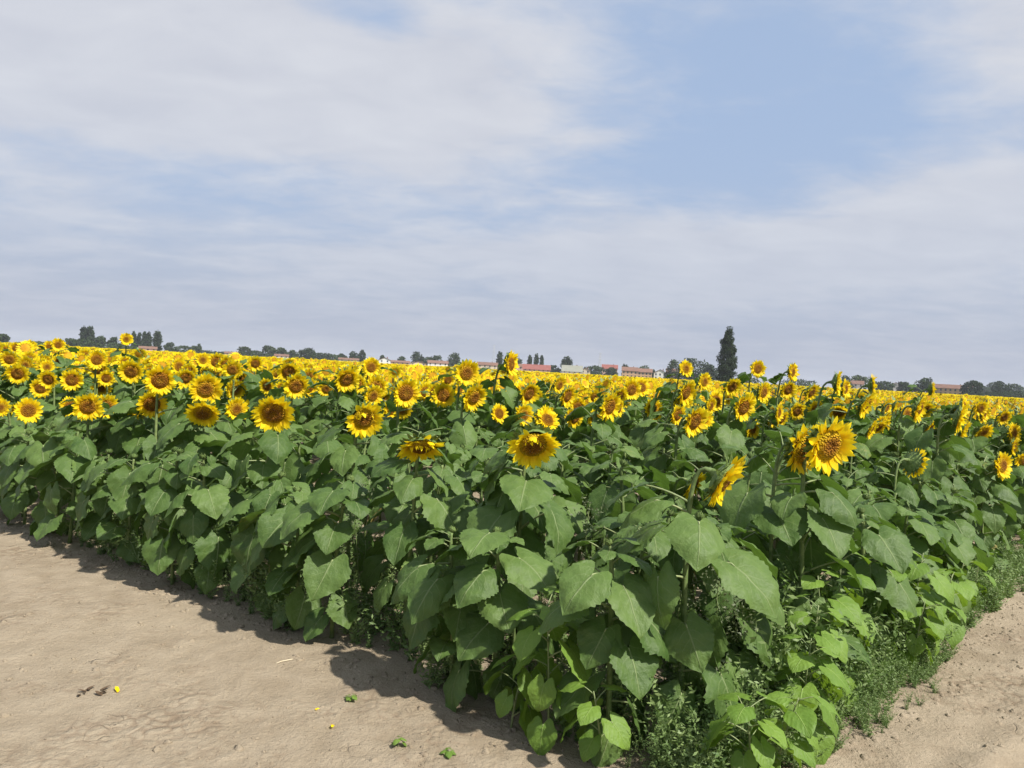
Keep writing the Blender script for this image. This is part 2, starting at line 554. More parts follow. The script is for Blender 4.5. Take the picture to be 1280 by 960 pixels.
for ci, (cname, (a0, a1)) in enumerate(DIPS.items()):
    LEAF[cname], WLEAF[cname] = [], []
    for s in range(7):
        rs = random.Random(ci * 100 + s)
        V, F, UV, MI = leaf_data(ci * 100 + s, a0 + rs.uniform(-0.15, 0.2), a1 + rs.uniform(-0.2, 0.35), rs.uniform(-0.12, 0.38), rs.uniform(0.0, 0.45),
                                 L=0.196 * rs.uniform(0.9, 1.12), W=0.112 * rs.uniform(0.88, 1.1), pet=rs.uniform(0.11, 0.20), wr=rs.uniform(0.006, 0.011), arch=rs.uniform(0.5, 1.3))
        LEAF[cname].append(mesh('leaf', V, F, [M_leaf, M_pet], UV, MI))
        SAMP[LEAF[cname][-1]] = np.array([V[j * 11 + i] for j, i in ((0, 3), (0, 7), (4, 0), (4, 10), (5, 5), (10, 1), (10, 5), (10, 9), (15, 3), (15, 7), (20, 5))])
        if cname == 'low' and s < 3:
            DEAD.append(mesh('leaf', V, F, [M_dead, M_pet], UV, MI))
            SAMP[DEAD[-1]] = SAMP[LEAF[cname][-1]]
        if s < 4:
            V, F, UV, MI = leaf_data(ci * 100 + s + 50, a0 + 0.2, a1 + 0.2, rs.uniform(0.0, 0.3), rs.uniform(0, 0.3), L=0.235, W=0.118, pet=0.17, nu=8, nv=11, wr=0.007, serr=0.02)
            WLEAF[cname].append(mesh('weed_leaf', V, F, [M_bright, M_pet], UV, MI))

# ------------------------------------------------------------------ flower head pieces (unit radius, facing +Z)
def petal_data(seed, ln=0.56, wd=0.088, lift=0.10, curlup=0.0, nv=5):
    rs = random.Random(seed)
    V, F, UV = [], [], []
    tw = rs.uniform(-0.6, 0.6)
    for j in range(nv + 1):
        v = j / nv
        ww = wd * (0.55 + 0.45 * math.sin(PI / 2 * min(1, v / 0.4))) * (1 - max(0, (v - 0.4) / 0.6) ** 1.8)
        if j == nv: ww = 0.004
        for i in range(3):
            u = i - 1
            x = v * ln
            z = lift * math.sin(v * PI * 0.6) + curlup * v * v + (0.02 if u else -0.012) * (1 - v)
            V.append((x, u * ww + rs.uniform(-0.01, 0.01) * v, z + u * ww * tw * v))
            UV.append((i / 2, v))
    for j in range(nv):
        for i in range(2):
            p = j * 3 + i
            F.append((p, p + 1, p + 4, p + 3))
    return V, F, UV
PETS = []
for s in range(8):
    rs = random.Random(700 + s)
    V, F, UV = petal_data(s, rs.uniform(0.37, 0.46), rs.uniform(0.092, 0.118), rs.uniform(0.02, 0.12), rs.uniform(-0.10, 0.16))
    PETS.append(mesh('petal', V, F, [M_petal], UV))
PETSF = []   # petals folded forward over the disc
for s in range(3):
    V, F, UV = petal_data(40 + s, 0.25 + 0.05 * s, 0.075, 0.10, -0.04)
    PETSF.append(mesh('petal', V, F, [M_petal], UV))
def petal_layout(rs, n1=28, n2=24, fold_top=0.0, up_ang=PI / 2):
    out = []
    for ring, n in ((0, n1), (1, n2)):
        for k in range(n):
            an = 2 * PI * (k + 0.5 * ring + rs.uniform(-0.32, 0.32)) / n
            tilt = rs.gauss(0.10, 0.16) + (0.16 if ring else -0.04)
            var = rs.randrange(len(PETS))
            dd = abs((an - up_ang + PI) % (2 * PI) - PI)
            folded = fold_top > 0 and dd < 1.35 and rs.random() < fold_top
            if folded:
                tilt = rs.uniform(1.5, 2.2)
            r0 = 0.455 - 0.02 * ring
            m = Matrix.Rotation(an, 4, 'Z') @ Matrix.Translation((r0, 0, 0.035 * ring - 0.01)) @ Matrix.Rotation(-tilt, 4, 'Y') @ Matrix.Rotation(rs.uniform(-0.3, 0.3), 4, 'X')
            m = m @ Matrix.Scale(rs.uniform(0.82, 1.12), 4)
            out.append((PETSF[var % 3] if folded else PETS[var], m))
    return out
def join_layout(name, lay):
    V, F, UV = [], [], []
    for me, m in lay:
        o = len(V)
        V += [m @ v.co for v in me.vertices]
        F += [tuple(i + o for i in p.vertices) for p in me.polygons]
        ul = me.uv_layers[0].data
        uvv = [None] * len(me.vertices)
        for lp in me.loops:
            uvv[lp.vertex_index] = tuple(ul[lp.index].uv)
        UV += uvv
    return mesh(name, V, F, [M_petal], UV)
PETALS = [join_layout('petals', petal_layout(random.Random(900 + s), 27 + s % 3, 22 + s % 4, 0.0)) for s in range(7)]
PETALS_F = [join_layout('petals', petal_layout(random.Random(950 + s), 25, 20, 0.5)) for s in range(3)]
def disc_mesh(seed):
    rs = random.Random(seed)
    V, F = [(0, 0, 0.10)], []
    rings, n = 6, 22
    for r in range(1, rings + 1):
        t = r / rings
        z = 0.10 + 0.06 * math.sin(t * PI * 0.9) - 0.10 * t ** 4
        for k in range(n):
            an = 2 * PI * k / n
            V.append((0.475 * t * math.cos(an), 0.475 * t * math.sin(an), z + rs.uniform(-0.012, 0.012)))
    for k in range(n):
        F.append((0, 1 + k, 1 + (k + 1) % n))
    for r in range(rings - 1):
        for k in range(n):
            a, b = 1 + r * n + k, 1 + r * n + (k + 1) % n
            F.append((a, a + n, b + n, b))
    return mesh('disc', V, F, [M_disc])
DISCS = [disc_mesh(s) for s in range(3)]
def recept_mesh(seed):
    rs = random.Random(seed)
    V, F = [], []
    prof = [(0.57, 0.02), (0.60, -0.05), (0.52, -0.15), (0.34, -0.24), (0.13, -0.30), (0.09, -0.42)]
    n = 18
    for r, z in prof:
        for k in range(n):
            an = 2 * PI * k / n
            V.append((r * math.cos(an), r * math.sin(an), z))
    for j in range(len(prof) - 1):
        for k in range(n):
            a, b = j * n + k, j * n + (k + 1) % n
            F.append((a, a + n, b + n, b))
    for ring in range(2):                            # pointed green bracts
        for k in range(17):
            an = 2 * PI * (k + 0.5 * ring + rs.uniform(-.2, .2)) / 17
            c, s = math.cos(an), math.sin(an)
            wb = 0.085
            ln = rs.uniform(0.24, 0.36)
            z0 = -0.05 - 0.07 * ring
            o = len(V)
            r0 = 0.52 - 0.04 * ring
            bend = rs.uniform(-0.14, 0.06)
            for (rr, yy, zz) in ((r0, -wb, z0), (r0, wb, z0), (r0 + ln * 0.5, wb * 0.8, z0 + bend * 0.3), (r0 + ln * 0.5, -wb * 0.8, z0 + bend * 0.3), (r0 + ln, 0, z0 + bend)):
                V.append((rr * c - yy * s, rr * s + yy * c, zz))
            F += [(o, o + 1, o + 2, o + 3), (o + 3, o + 2, o + 4)]
    return mesh('flower_head', V, F, [M_recept])
RECEPT = [recept_mesh(s) for s in range(4)]
def bud_mesh(seed):
    rs = random.Random(seed)
    V, F = [], []
    prof = [(0.10, -0.42), (0.16, -0.32), (0.42, -0.2), (0.56, 0.0), (0.48, 0.18), (0.22, 0.28), (0.02, 0.30)]
    n = 14
    for r, z in prof:
        for k in range(n):
            an = 2 * PI * k / n
            V.append((r * math.cos(an), r * math.sin(an), z))
    for j in range(len(prof) - 1):
        for k in range(n):
            a, b = j * n + k, j * n + (k + 1) % n
            F.append((a, b, b + n, a + n))
    for ring in range(3):
        for k in range(12):
            an = 2 * PI * (k + 0.5 * ring + rs.uniform(-.2, .2)) / 12
            c, s = math.cos(an), math.sin(an)
            o = len(V)
            z0, r0 = -0.1 + 0.1 * ring, 0.52
            ln, out = rs.uniform(0.4, 0.7), rs.uniform(0.0, 0.45) - 0.2 * ring
            wb = 0.13
            for (rr, yy, zz) in ((r0, -wb, z0), (r0, wb, z0), (r0 + out * 0.5 + .06, wb * .8, z0 + ln * .5), (r0 + out * 0.5 + .06, -wb * .8, z0 + ln * .5), (r0 + out - .1, 0, z0 + ln)):
                V.append((rr * c - yy * s, rr * s + yy * c, zz))
            F += [(o, o + 1, o + 2, o + 3), (o + 3, o + 2, o + 4)]
    return mesh('flower_bud', V, F, [M_recept])
BUDS = [bud_mesh(s) for s in range(3)]

# ------------------------------------------------------------------ one sunflower plant
def facing(phi, pitch):
    return Vector((math.sin(phi) * math.cos(pitch), -math.cos(phi) * math.cos(pitch), math.sin(pitch)))
def head_matrix(nrm, loc, R, spin):
    z = nrm.normalized()
    y = Vector((0, 0, 1)) - z * z.z
    y.normalize()
    x = y.cross(z)
    m = Matrix((x, y, z)).transposed().to_4x4()
    return Matrix.Translation(loc) @ m @ Matrix.Rotation(spin, 4, 'Z') @ Matrix.Scale(R, 4)
HEADPX = []          # picked-out flowers: px, py, radius px, distance
def covers(me, m, org):
    if not len(HEADPX): return False
    M = np.array(m)
    P = SAMP[me] @ M[:3, :3].T + M[:3, 3] + np.array(org) - np.array(CAM)
    k = P @ np.array(FWD)
    if k.min() < 0.05: return False
    X = 640 + FPX * (P @ np.array(RGT)) / k
    Y = 480 - FPX * (P @ np.array(UPV)) / k
    H_ = np.asarray(HEADPX)
    d2 = (X[:, None] - H_[None, :, 0]) ** 2 + (Y[:, None] - H_[None, :, 1]) ** 2
    return bool(((d2 < H_[None, :, 2] ** 2) & (k[:, None] < H_[None, :, 3] - 0.03)).any())
def sunflower(bx, by, head, R, phi, pitch, label, group, nleaf=16, tmin=0.10, outward=None, petals='joined', bud=False, fold=0.0, seed=0, lscale=1.0):
    rs = random.Random(seed)
    z0 = gh(bx, by) - 0.01
    root = empty('sunflower', (bx, by, z0), label, 'sunflower', group)
    hp = Vector(head) - Vector((bx, by, z0))
    n = facing(phi, pitch)
    back = hp - n * (0.40 * R)
    P0, P1 = Vector((0, 0, 0)), Vector((rs.uniform(-.03, .03), rs.uniform(-.03, .03), back.z * 0.6))
    P2, P3 = back - n * (0.17 if not bud else 0.05) + Vector((0, 0, 0.0)), back
    pts = []
    for i in range(15):
        t = i / 14
        pts.append(P0 * (1 - t) ** 3 + P1 * 3 * t * (1 - t) ** 2 + P2 * 3 * t * t * (1 - t) + P3 * t ** 3)
    rb = rs.uniform(0.011, 0.015)
    rd = [rb * (1 - 0.35 * i / 14) for i in range(15)]
    rd[-1] = max(0.011, 0.095 * R) if not bud else 0.008
    V, F = tube(pts, rd, 8)
    obj('stem', mesh('stem', V, F, [M_stem]), root)
    # leaves in a spiral up the stem
    az = rs.uniform(0, 2 * PI)
    for k in range(nleaf):
        tmax = 0.93 if bud else 0.86
        t = tmin + (tmax - tmin) * (k + rs.uniform(-.25, .25)) / max(1, nleaf - 1)
        t = min(max(t, 0.05), 0.93)
        az += 2.39996 + rs.uniform(-.35, .35)
        a = az
        if outward is not None:
            dlt = (outward - a + PI) % (2 * PI) - PI
            a += dlt * 0.38
        if not bud and t > 0.66:                     # keep the flower's face clear of its own leaves
            tocam = math.atan2(-by, -bx)
            for ref in (tocam, phi - PI / 2):
                dlt = (a - ref + PI) % (2 * PI) - PI
                if abs(dlt) < 1.15: a = ref + (1.15 if dlt > 0 else -1.15) + dlt * 0.5
        f = t * 14
        i = int(f)
        p = pts[i].lerp(pts[i + 1], f - i)
        cls = 'top' if t > 0.74 else ('mid' if t > 0.40 else 'low')
        if rs.random() < 0.2: cls = rs.choice(['top', 'mid', 'low'])
        s = (0.56 + 0.56 * math.sin(PI * min(1, t * 0.92 + 0.10)) ** 0.8) * rs.uniform(0.70, 1.2) * lscale
        if t > 0.76: s *= rs.uniform(0.55, 0.85)
        me = rs.choice(DEAD) if t < 0.35 and rs.random() < 0.015 else rs.choice(LEAF[cls])
        for tr in range(4):
            m = Matrix.Translation(p) @ Matrix.Rotation(a, 4, 'Z') @ Matrix.Rotation(rs.uniform(-.30, .22), 4, 'Y') @ Matrix.Rotation(rs.uniform(-.4, .4), 4, 'X') @ Matrix.Scale(s, 4)
            if not covers(me, m, (bx, by, z0)):
                obj('leaf', me, root, m)
                break
            a += 1.1 if tr % 2 == 0 else -2.0
    if bud:
        obj('flower_bud', rs.choice(BUDS), root, head_matrix(n, hp, R, rs.uniform(0, 6)))
        return root
    sp = rs.uniform(0, 6.28) if fold == 0 else 0.0
    hm = head_matrix(n, hp, R, sp)
    hd = obj('flower_head', rs.choice(RECEPT), root, hm)
    obj('disc', rs.choice(DISCS), hd)
    if petals == 'single':
        for me, m in petal_layout(rs, 28, 24, fold):
            obj('petal', me, hd, m)
    else:
        tag(obj('petals', rs.choice(PETALS_F if fold else PETALS), hd), kind='stuff')
    return root

# sunflowers one can pick out in the photograph: px, py, outer diameter in px, true diameter, facing, pitch (deg), fold, label
H = [
 (158, 424, 17, .20, 28, 4, 0, 'tall lone sunflower rising above the skyline beside the slim poplars'),
 (73, 431, 18, .23, 28, 0, 0, 'sunflower reaching the skyline, right one of the touching pair at far left'),
 (62, 433, 16, .22, 30, 0, 0, 'sunflower half hidden at the skyline, left one of the touching pair at far left'),
 (37, 433, 18, .24, 26, 0, 0, 'small sunflower near the skyline, third from the left edge'),
 (20, 435, 17, .24, 30, -5, 0, 'small sunflower near the skyline, second from the left edge'),
 (5, 437, 16, .24, 30, -5, 0, 'small sunflower near the skyline, cut by the left edge'),
 (12, 449, 24, .25, 26, -12, 0, 'sunflower with brown disc below the skyline pair at the left edge'),
 (37, 449, 21, .25, 30, 0, 0, 'sunflower in the left upper cluster, facing front, second from the edge'),
 (54, 452, 21, .25, 30, -5, 0, 'sunflower with pale orange disc in the left upper cluster'),
 (74, 452, 18, .23, 28, 0, 0, 'small sunflower with red brown disc, rightmost of the left upper cluster'),
 (83, 441, 14, .22, 30, 0, 0, 'tiny sunflower just under the skyline pair on the left'),
 (22, 467, 28, .25, 24, -18, 0, 'sunflower with large brown disc at the left edge above the lone small one'),
 (51, 485, 27, .24, 24, -10, 0, 'small round sunflower standing just above the leaves at far left'),
 (90, 475, 29, .25, 25, -6, 0, 'round sunflower facing the camera above the lowest flower at far left'),
 (106, 445, 20, .24, 30, 0, 0, 'small upright sunflower with orange disc below the twin poplars'),
 (110, 508, 38, .25, 24, -14, 0, 'low round sunflower over the leaf wall, lowest open one at far left'),
 (123, 461, 27, .25, 30, -28, 0, 'nodding sunflower with brown disc right of the twin poplars'),
 (127, 484, 26, .25, 20, -30, .4, 'drooping sunflower half behind a leaf left of the poplar row'),
 (164, 464, 32, .26, 22, -18, 0, 'large sunflower with wide brown disc below the tall lone one'),
 (200, 475, 41, .27, 30, -12, 0, 'big sunflower with dark disc tilted right below the slim poplars'),
 (190, 505, 38, .26, 26, -16, 0, 'sunflower whose disc is half covered by a leaf, under the big tilted one'),
 (257, 486, 43, .27, 30, -14, 0, 'big upright sunflower standing directly over a drooping one on the left'),
 (254, 516, 44, .27, 18, -38, 0, 'drooping sunflower with wide flat disc directly under a bigger upright one'),
 (294, 487, 28, .24, 30, -8, 0, 'smaller sunflower right beside the big upright one on the left'),
 (270, 452, 25, .25, 32, -5, 0, 'sunflower standing out of the crowd below the low wood line'),
 (342, 516, 55, .27, 14, -28, 0, 'large nodding sunflower on a thick stem above a heart shaped leaf'),
 (370, 482, 36, .26, 28, -16, 0, 'sunflower with deep brown disc right above the large nodding one'),
 (23, 512, 26, .22, 50, -35, .4, 'small faded sunflower turned aside low at the left edge'),
 (433, 474, 36, .26, 34, -24, 0, 'sunflower with dark disc tilted down, left of the upright small one'),
 (464, 459, 26, .25, 28, 0, 0, 'upright sunflower standing above the crowd left of centre'),
 (470, 484, 32, .26, 22, -4, 0, 'sunflower whose lower half is hidden by a leaf left of centre'),
 (507, 491, 41, .27, 34, -8, 0, 'big sunflower with round brown disc facing front, left of centre'),
 (455, 523, 52, .27, 26, -22, .5, 'large sunflower with yellow petals folded over its disc, left of centre'),
 (526, 558, 62, .27, 14, -58, .55, 'sunflower hanging its head low with petals drooping over the disc'),
 (554, 494, 33, .25, 24, 0, 0, 'sunflower facing front between two bigger ones at centre'),
 (592, 496, 40, .27, 46, -20, 0, 'sunflower tilted right with slanted oval disc at centre'),
 (583, 466, 37, .27, 26, -4, 0, 'sunflower with wide orange disc touching the house roofs at centre'),
 (638, 455, 34, .27, 62, 2, 0, 'tall narrow sunflower seen nearly edge on before the red roof'),
 (661, 492, 34, .27, 44, -20, 0, 'sunflower tilted right just below the long red roof'),
 (709, 495, 31, .26, 50, -14, 0, 'narrow sunflower with shaded disc right of the red roof'),
 (684, 525, 34, .24, 30, 30, 0, 'small sunflower turned upward right behind the large nodding one at centre'),
 (666, 556, 69, .28, 12, -34, .3, 'largest nodding sunflower in front at centre, with orange brown disc'),
 (762, 508, 40, .27, 46, -12, 0, 'oval sunflower tilted right, standing alone right of centre'),
 (789, 487, 29, .25, 26, -4, 0, 'round sunflower facing front below the terrace houses'),
 (868, 526, 44, .27, 40, -16, 0, 'oval sunflower tilted right below the tall columnar tree'),
 (857, 491, 35, .27, 46, -16, 0, 'sunflower with slanted disc left of the tall columnar tree'),
 (857, 461, 23, .24, 30, 10, 0, 'small ragged sunflower before the round dark trees'),
 (880, 477, 25, .25, 34, 0, 0, 'small sunflower between the round dark trees and the columnar tree'),
 (929, 509, 39, .27, 34, -14, 0, 'round sunflower with orange disc right below the columnar tree'),
 (915, 483, 27, .25, 24, -28, 0, 'drooping sunflower at the foot of the columnar tree'),
 (895, 501, 26, .25, 20, 15, 0, 'sunflower with lower half hidden by a leaf below the columnar tree'),
 (954, 490, 29, .26, 40, -5, 0, 'sunflower overlapping its neighbour right of the columnar tree'),
 (947, 461, 24, .24, 22, 0, 0, 'tall sunflower reaching the sky just right of the columnar tree'),
 (905, 600, 80, .27, 62, -30, 0, 'low sunflower seen edge on, facing right, in front'),
 (866, 606, 42, .24, 58, -30, 0, 'small half hidden sunflower just left of the edge on one in front'),
 (990, 465, 26, .25, 46, 0, 0, 'tall narrow sunflower reaching the sky, second right of the columnar tree'),
 (985, 487, 25, .25, 24, -20, 0, 'sunflower with dark disc under the second tall one right of the columnar tree'),
 (1014, 490, 27, .25, 38, -24, 0, 'sunflower nodding right above the big foreground pair'),
 (1035, 556, 78, .28, 24, -14, 0, 'big sunflower with orange disc, front one of the overlapping pair on the right'),
 (1004, 561, 72, .295, 34, -14, 0, 'dark sunflower overlapped by the big orange disc one on the right'),
 (995, 566, 36, .17, 22, -5, 0, 'small sunflower peeping out left of the big foreground pair'),
 (1046, 478, 34, .27, 66, 0, 0, 'edge on sunflower standing tall right of the foreground pair'),
 (1056, 486, 26, .25, 45, 0, 0, 'ragged sunflower touching the edge on tall one'),
 (1082, 505, 40, .28, 50, -26, 0, 'wide sunflower tilted down with shaded disc, right of the foreground pair'),
 (1090, 482, 30, .26, 68, 4, 0, 'edge on sunflower rising like a blade above the wide tilted one'),
 (1108, 509, 24, .24, 40, -10, 0, 'sunflower half hidden by a leaf right of the wide tilted one'),
 (1148, 511, 38, .27, 50, -16, 0, 'sunflower tilted right above the one seen from behind'),
 (1164, 487, 22, .25, 72, 0, 0, 'thin edge on sunflower on the skyline before the far right building'),
 (1199, 522, 42, .27, 58, -12, 0, 'long oval sunflower at far right, lower one of two joined heads'),
 (1204, 509, 30, .25, 50, 5, 0, 'ragged sunflower at far right, upper one of two joined heads'),
 (1142, 578, 42, .25, 100, -18, 0, 'low sunflower on the right seen from behind with green back'),
 (1267, 558, 25, .20, 45, -5, 0, 'low sunflower over the leaves at the right edge'),
 (1230, 517, 26, .25, 48, -8, 0, 'sunflower facing right near the right edge'),
]
heads = []           # (x, y, z, radius) of those flowers
plants = []          # (x, y) of every plant placed one by one
count = 0
hero = []
for i, (px, py, d, Dm, ph, pt, fo, lab) in enumerate(H):
    depth = Dm * FPX / d
    for _ in range(60):                              # keep it inside the crop
        p = CAM + ray(px, py) * depth
        a, b = dLR(p.x - 0.1 * math.sin(rad(ph)), p.y + 0.1 * math.cos(rad(ph)))
        if a > 0.22 and b > 0.24: break
        depth *= 1.02
    hero.append((p, depth))
    if d >= 24: HEADPX.append((px, py, d * 0.5 + 3, depth))
for i, (px, py, d, Dm, ph, pt, fo, lab) in enumerate(H):
    p, depth = hero[i]
    R = 0.5 * d * depth / FPX * 1.14
    phr, ptr = rad(ph), rad(pt)
    n = facing(phr, 0)
    bx, by = p.x - n.x * 0.12 + random.uniform(-.03, .03), p.y - n.y * 0.12 + random.uniform(-.03, .03)
    near = depth < 6.8
    a, b = dLR(bx, by)
    outw = None
    if min(a, b) < 0.8:
        o = -(nL if a < b else nR)
        outw = math.atan2(o.y, o.x)
    sunflower(bx, by, p, R, phr, ptr, lab, 'open sunflowers in the field', nleaf=15 if near else 10, tmin=0.12 if near else 0.4, outward=outw,
              petals='single' if d >= 38 else 'joined', fold=fo, seed=1000 + i)
    plants.append((bx, by))
    if d >= 22: heads.append((p.x, p.y, p.z, R))
    count += 1
def clear_height(x, y, h):
    for hx, hy, hz, R in heads:
        t = y / hy
        if t < 0.985 and abs(x - hx * t) < 0.24 + R * t:
            h = min(h, 1.6 + (hz - R * 0.9 - 1.6) * t - 0.07)
    return max(h, 0.5)

# the plants between them, in jittered rows
ZONES = [(110, 'at far left'), (230, 'below the slim poplars'), (400, 'below the wood line'), (560, 'below the white house'),
         (690, 'below the red roof'), (850, 'below the terrace houses'), (950, 'below the columnar tree'),
         (1100, 'right of columnar tree'), (9999, 'at far right')]
ORD = ['leftmost'] + [w_ + ' from left' for w_ in 'second third fourth fifth sixth seventh eighth ninth tenth eleventh twelfth thirteenth fourteenth fifteenth sixteenth seventeenth eighteenth nineteenth twentieth'.split()]
todo = []
cand = []
row = 0
while row < 26:
    off = 0.02 + row * 0.60
    s = 0.18 + random.uniform(0, 0.2)
    while s < 24:
        # point with dL = off, walking along eL from the right-hand edge
        base = K0 + eR * (off / eR.dot(nL)) + eL * (s / 1.0)
        x, y = base.x + random.uniform(-.09, .09), base.y + random.uniform(-.09, .09)
        s += random.uniform(0.26, 0.36)
        a, b = dLR(x, y)
        if a < -0.06 or b < 0.14: continue
        pr = project((x, y, 1.0))
        if pr is None or not (-110 < pr[0] < 1390): continue
        cand.append((pr[2], x, y, pr[0], a, b))
    row += 1
cand.sort()
limit = 300
R_IND = None
for k, (depth, x, y, px, a, b) in enumerate(cand):
    if count >= limit:
        R_IND = depth
        break
    if any((x - u) ** 2 + (y - v) ** 2 < 0.045 for u, v in plants): continue
    rs = random.Random(5000 + k)
    edge = min(a, b)
    outw = None
    if edge < 0.8:
        o = -(nL if a < b else nR)
        outw = math.atan2(o.y, o.x)
    zone = next(t for lim, t in ZONES if px < lim)
    budp = 1.0 if depth < 5.0 else ((0.6 if px < 700 else 0.35) if depth < 7.0 else 0.08)
    bud = rs.random() < budp
    pj = project((x, y, 1.28))
    if pj[1] - (463 + 0.054 * (pj[0] - 640)) > 47: bud = True      # the leafy front, where only a few heads stand
    if bud:
        h = (rs.uniform(0.78, 0.95) if edge < 0.25 else rs.uniform(0.86, 1.05)) if edge < 0.5 else rs.uniform(0.95, 1.10)
        if edge >= 0.5 and depth > 7.2: h = rs.uniform(1.0, 1.2)
        h = clear_height(x, y, h)
        band = 'budded sunflower plants in the front rows' if depth < 6 else 'budded sunflower plants behind the front'
        ph, pt, R = rs.uniform(0, 6.28), rad(rs.uniform(50, 85)), rs.uniform(0.03, 0.045)
        hp = (x + rs.uniform(-.06, .06), y + rs.uniform(-.06, .06), h)
    else:
        h = min(1.52, max(1.14, rs.gauss(1.34, 0.09)))
        if depth < 8: h = max(1.0, clear_height(x, y, h))
        band = 'crowded open sunflowers in middle rows' if depth < 9 else 'crowded open sunflowers further back'
        ph, pt, R = rad(rs.gauss(33, 20)), rad(rs.gauss(-8, 15)), rs.uniform(0.10, 0.142)
        n = facing(ph, 0)
        hp = (x + n.x * 0.11, y + n.y * 0.11, h)
    nl, tm = (15, 0.08) if edge < 0.9 else ((13, 0.22) if edge < 2.4 else (10, 0.42))
    todo.append((px, (band, zone), dict(bx=x, by=y, head=hp, R=R, phi=ph, pitch=pt, nleaf=nl, tmin=tm, outward=outw, bud=bud, seed=7000 + k)))
    plants.append((x, y))
    count += 1
todo.sort(key=lambda e: e[0])
seen = {}
for px, key, kw in todo:
    i = seen.get(key, 0)
    seen[key] = i + 1
    lab = '%s of the %s, %s' % (ORD[min(i, 19)], key[0], key[1])
    sunflower(label=lab, group=key[0], **kw)
print('individual sunflowers', count, 'to depth', R_IND)

# ------------------------------------------------------------------ the rest of the crop, one mass
class Merge:
    def __init__(s): s.v, s.t, s.m, s.r, s.uv, s.n = [], [], [], [], [], 0
    def add(s, V, T, mat, R3, P, rnd, uv=None):
        V, T = np.asarray(V, float), np.asarray(T, int)
        N, nv = len(P), len(V)
        out = np.einsum('nij,vj->nvi', R3, V) + P[:, None, :]
        s.v.append(out.reshape(-1, 3))
        s.t.append((T[None] + (np.arange(N) * nv)[:, None, None] + s.n).reshape(-1, 3))
        s.m.append(np.full(N * len(T), mat))
        s.r.append(np.repeat(rnd, nv))
        u = np.zeros((nv, 2)) + 0.5 if uv is None else np.asarray(uv, float)
        s.uv.append(np.tile(u, (N, 1)))
        s.n += N * nv
    def build(s, name, mats):
        v, t = np.concatenate(s.v), np.concatenate(s.t)
        me = bpy.data.meshes.new(name)
        me.vertices.add(len(v)); me.vertices.foreach_set('co', v.ravel().astype(np.float32))
        me.loops.add(len(t) * 3); me.loops.foreach_set('vertex_index', t.ravel().astype(np.int32))
        me.polygons.add(len(t)); me.polygons.foreach_set('loop_start', (np.arange(len(t)) * 3).astype(np.int32))
        me.update(calc_edges=True)
        for m in mats: me.materials.append(m)
        me.polygons.foreach_set('material_index', np.concatenate(s.m).astype(np.int32))
        me.polygons.foreach_set('use_smooth', np.ones(len(t), dtype=bool))
        at = me.attributes.new('rnd', 'FLOAT', 'POINT')
        at.data.foreach_set('value', np.concatenate(s.r).astype(np.float32))
        ul = me.uv_layers.new(name='UVMap')
        ul.data.foreach_set('uv', np.concatenate(s.uv)[t.ravel()].astype(np.float32).ravel())
        me.validate()
        print(name, len(t), 'tris')
        return me
def tris(F):
    out = []
    for f in F:
        for k in range(1, len(f) - 1): out.append((f[0], f[k], f[k + 1]))
    return out
def rotz(a):
    c, s = np.cos(a), np.sin(a); z = np.zeros_like(a); o = np.ones_like(a)
    return np.stack([np.stack([c, -s, z], -1), np.stack([s, c, z], -1), np.stack([z, z, o], -1)], -2)
def rotx(a):
    c, s = np.cos(a), np.sin(a); z = np.zeros_like(a); o = np.ones_like(a)
    return np.stack([np.stack([o, z, z], -1), np.stack([z, c, -s], -1), np.stack([z, s, c], -1)], -2)
def headrot(phi, pitch):
    n = np.stack([np.sin(phi) * np.cos(pitch), -np.cos(phi) * np.cos(pitch), np.sin(pitch)], -1)
    y = np.array([0, 0, 1.0]) - n * n[:, 2:3]
    y /= np.linalg.norm(y, axis=1, keepdims=True)
    x = np.cross(y, n)
    return np.stack([x, y, n], -1)
def star(npet, seed, r0=0.5, wd=0.12):
    rs = random.Random(seed); V, T, UV = [], [], []
    for k in range(npet):
        an = 2 * PI * (k + rs.uniform(-.25, .25)) / npet
        c, s = math.cos(an), math.sin(an)
        rm, rt = rs.uniform(0.70, 0.78), rs.uniform(0.92, 1.1)
        zz = rs.uniform(-.05, .16)
        o = len(V)
        for rr, yy, z_, v_ in ((r0 - .06, 0, 0, 0), (rm, wd, zz * .6 + .02, .5), (rt, 0, zz, 1), (rm, -wd, zz * .6 - .02, .5)):
            V.append((rr * c - yy * s, rr * s + yy * c, z_)); UV.append((.5, v_))
        T += [(o, o + 1, o + 2), (o, o + 2, o + 3)]
    return V, T, UV
def fan(n, r, zc, ze):
    V = [(0, 0, zc)] + [(r * math.cos(2 * PI * k / n), r * math.sin(2 * PI * k / n), ze) for k in range(n)]
    return V, [(0, 1 + k, 1 + (k + 1) % n) for k in range(n)]
def stem_prism(h):
    V = [(0.011 * math.cos(a), 0.011 * math.sin(a), z) for z in (0.25, h) for a in (0, 2.1, 4.2)]
    return V, [(0, 1, 4), (0, 4, 3), (1, 2, 5), (1, 5, 4), (2, 0, 3), (2, 3, 5)]

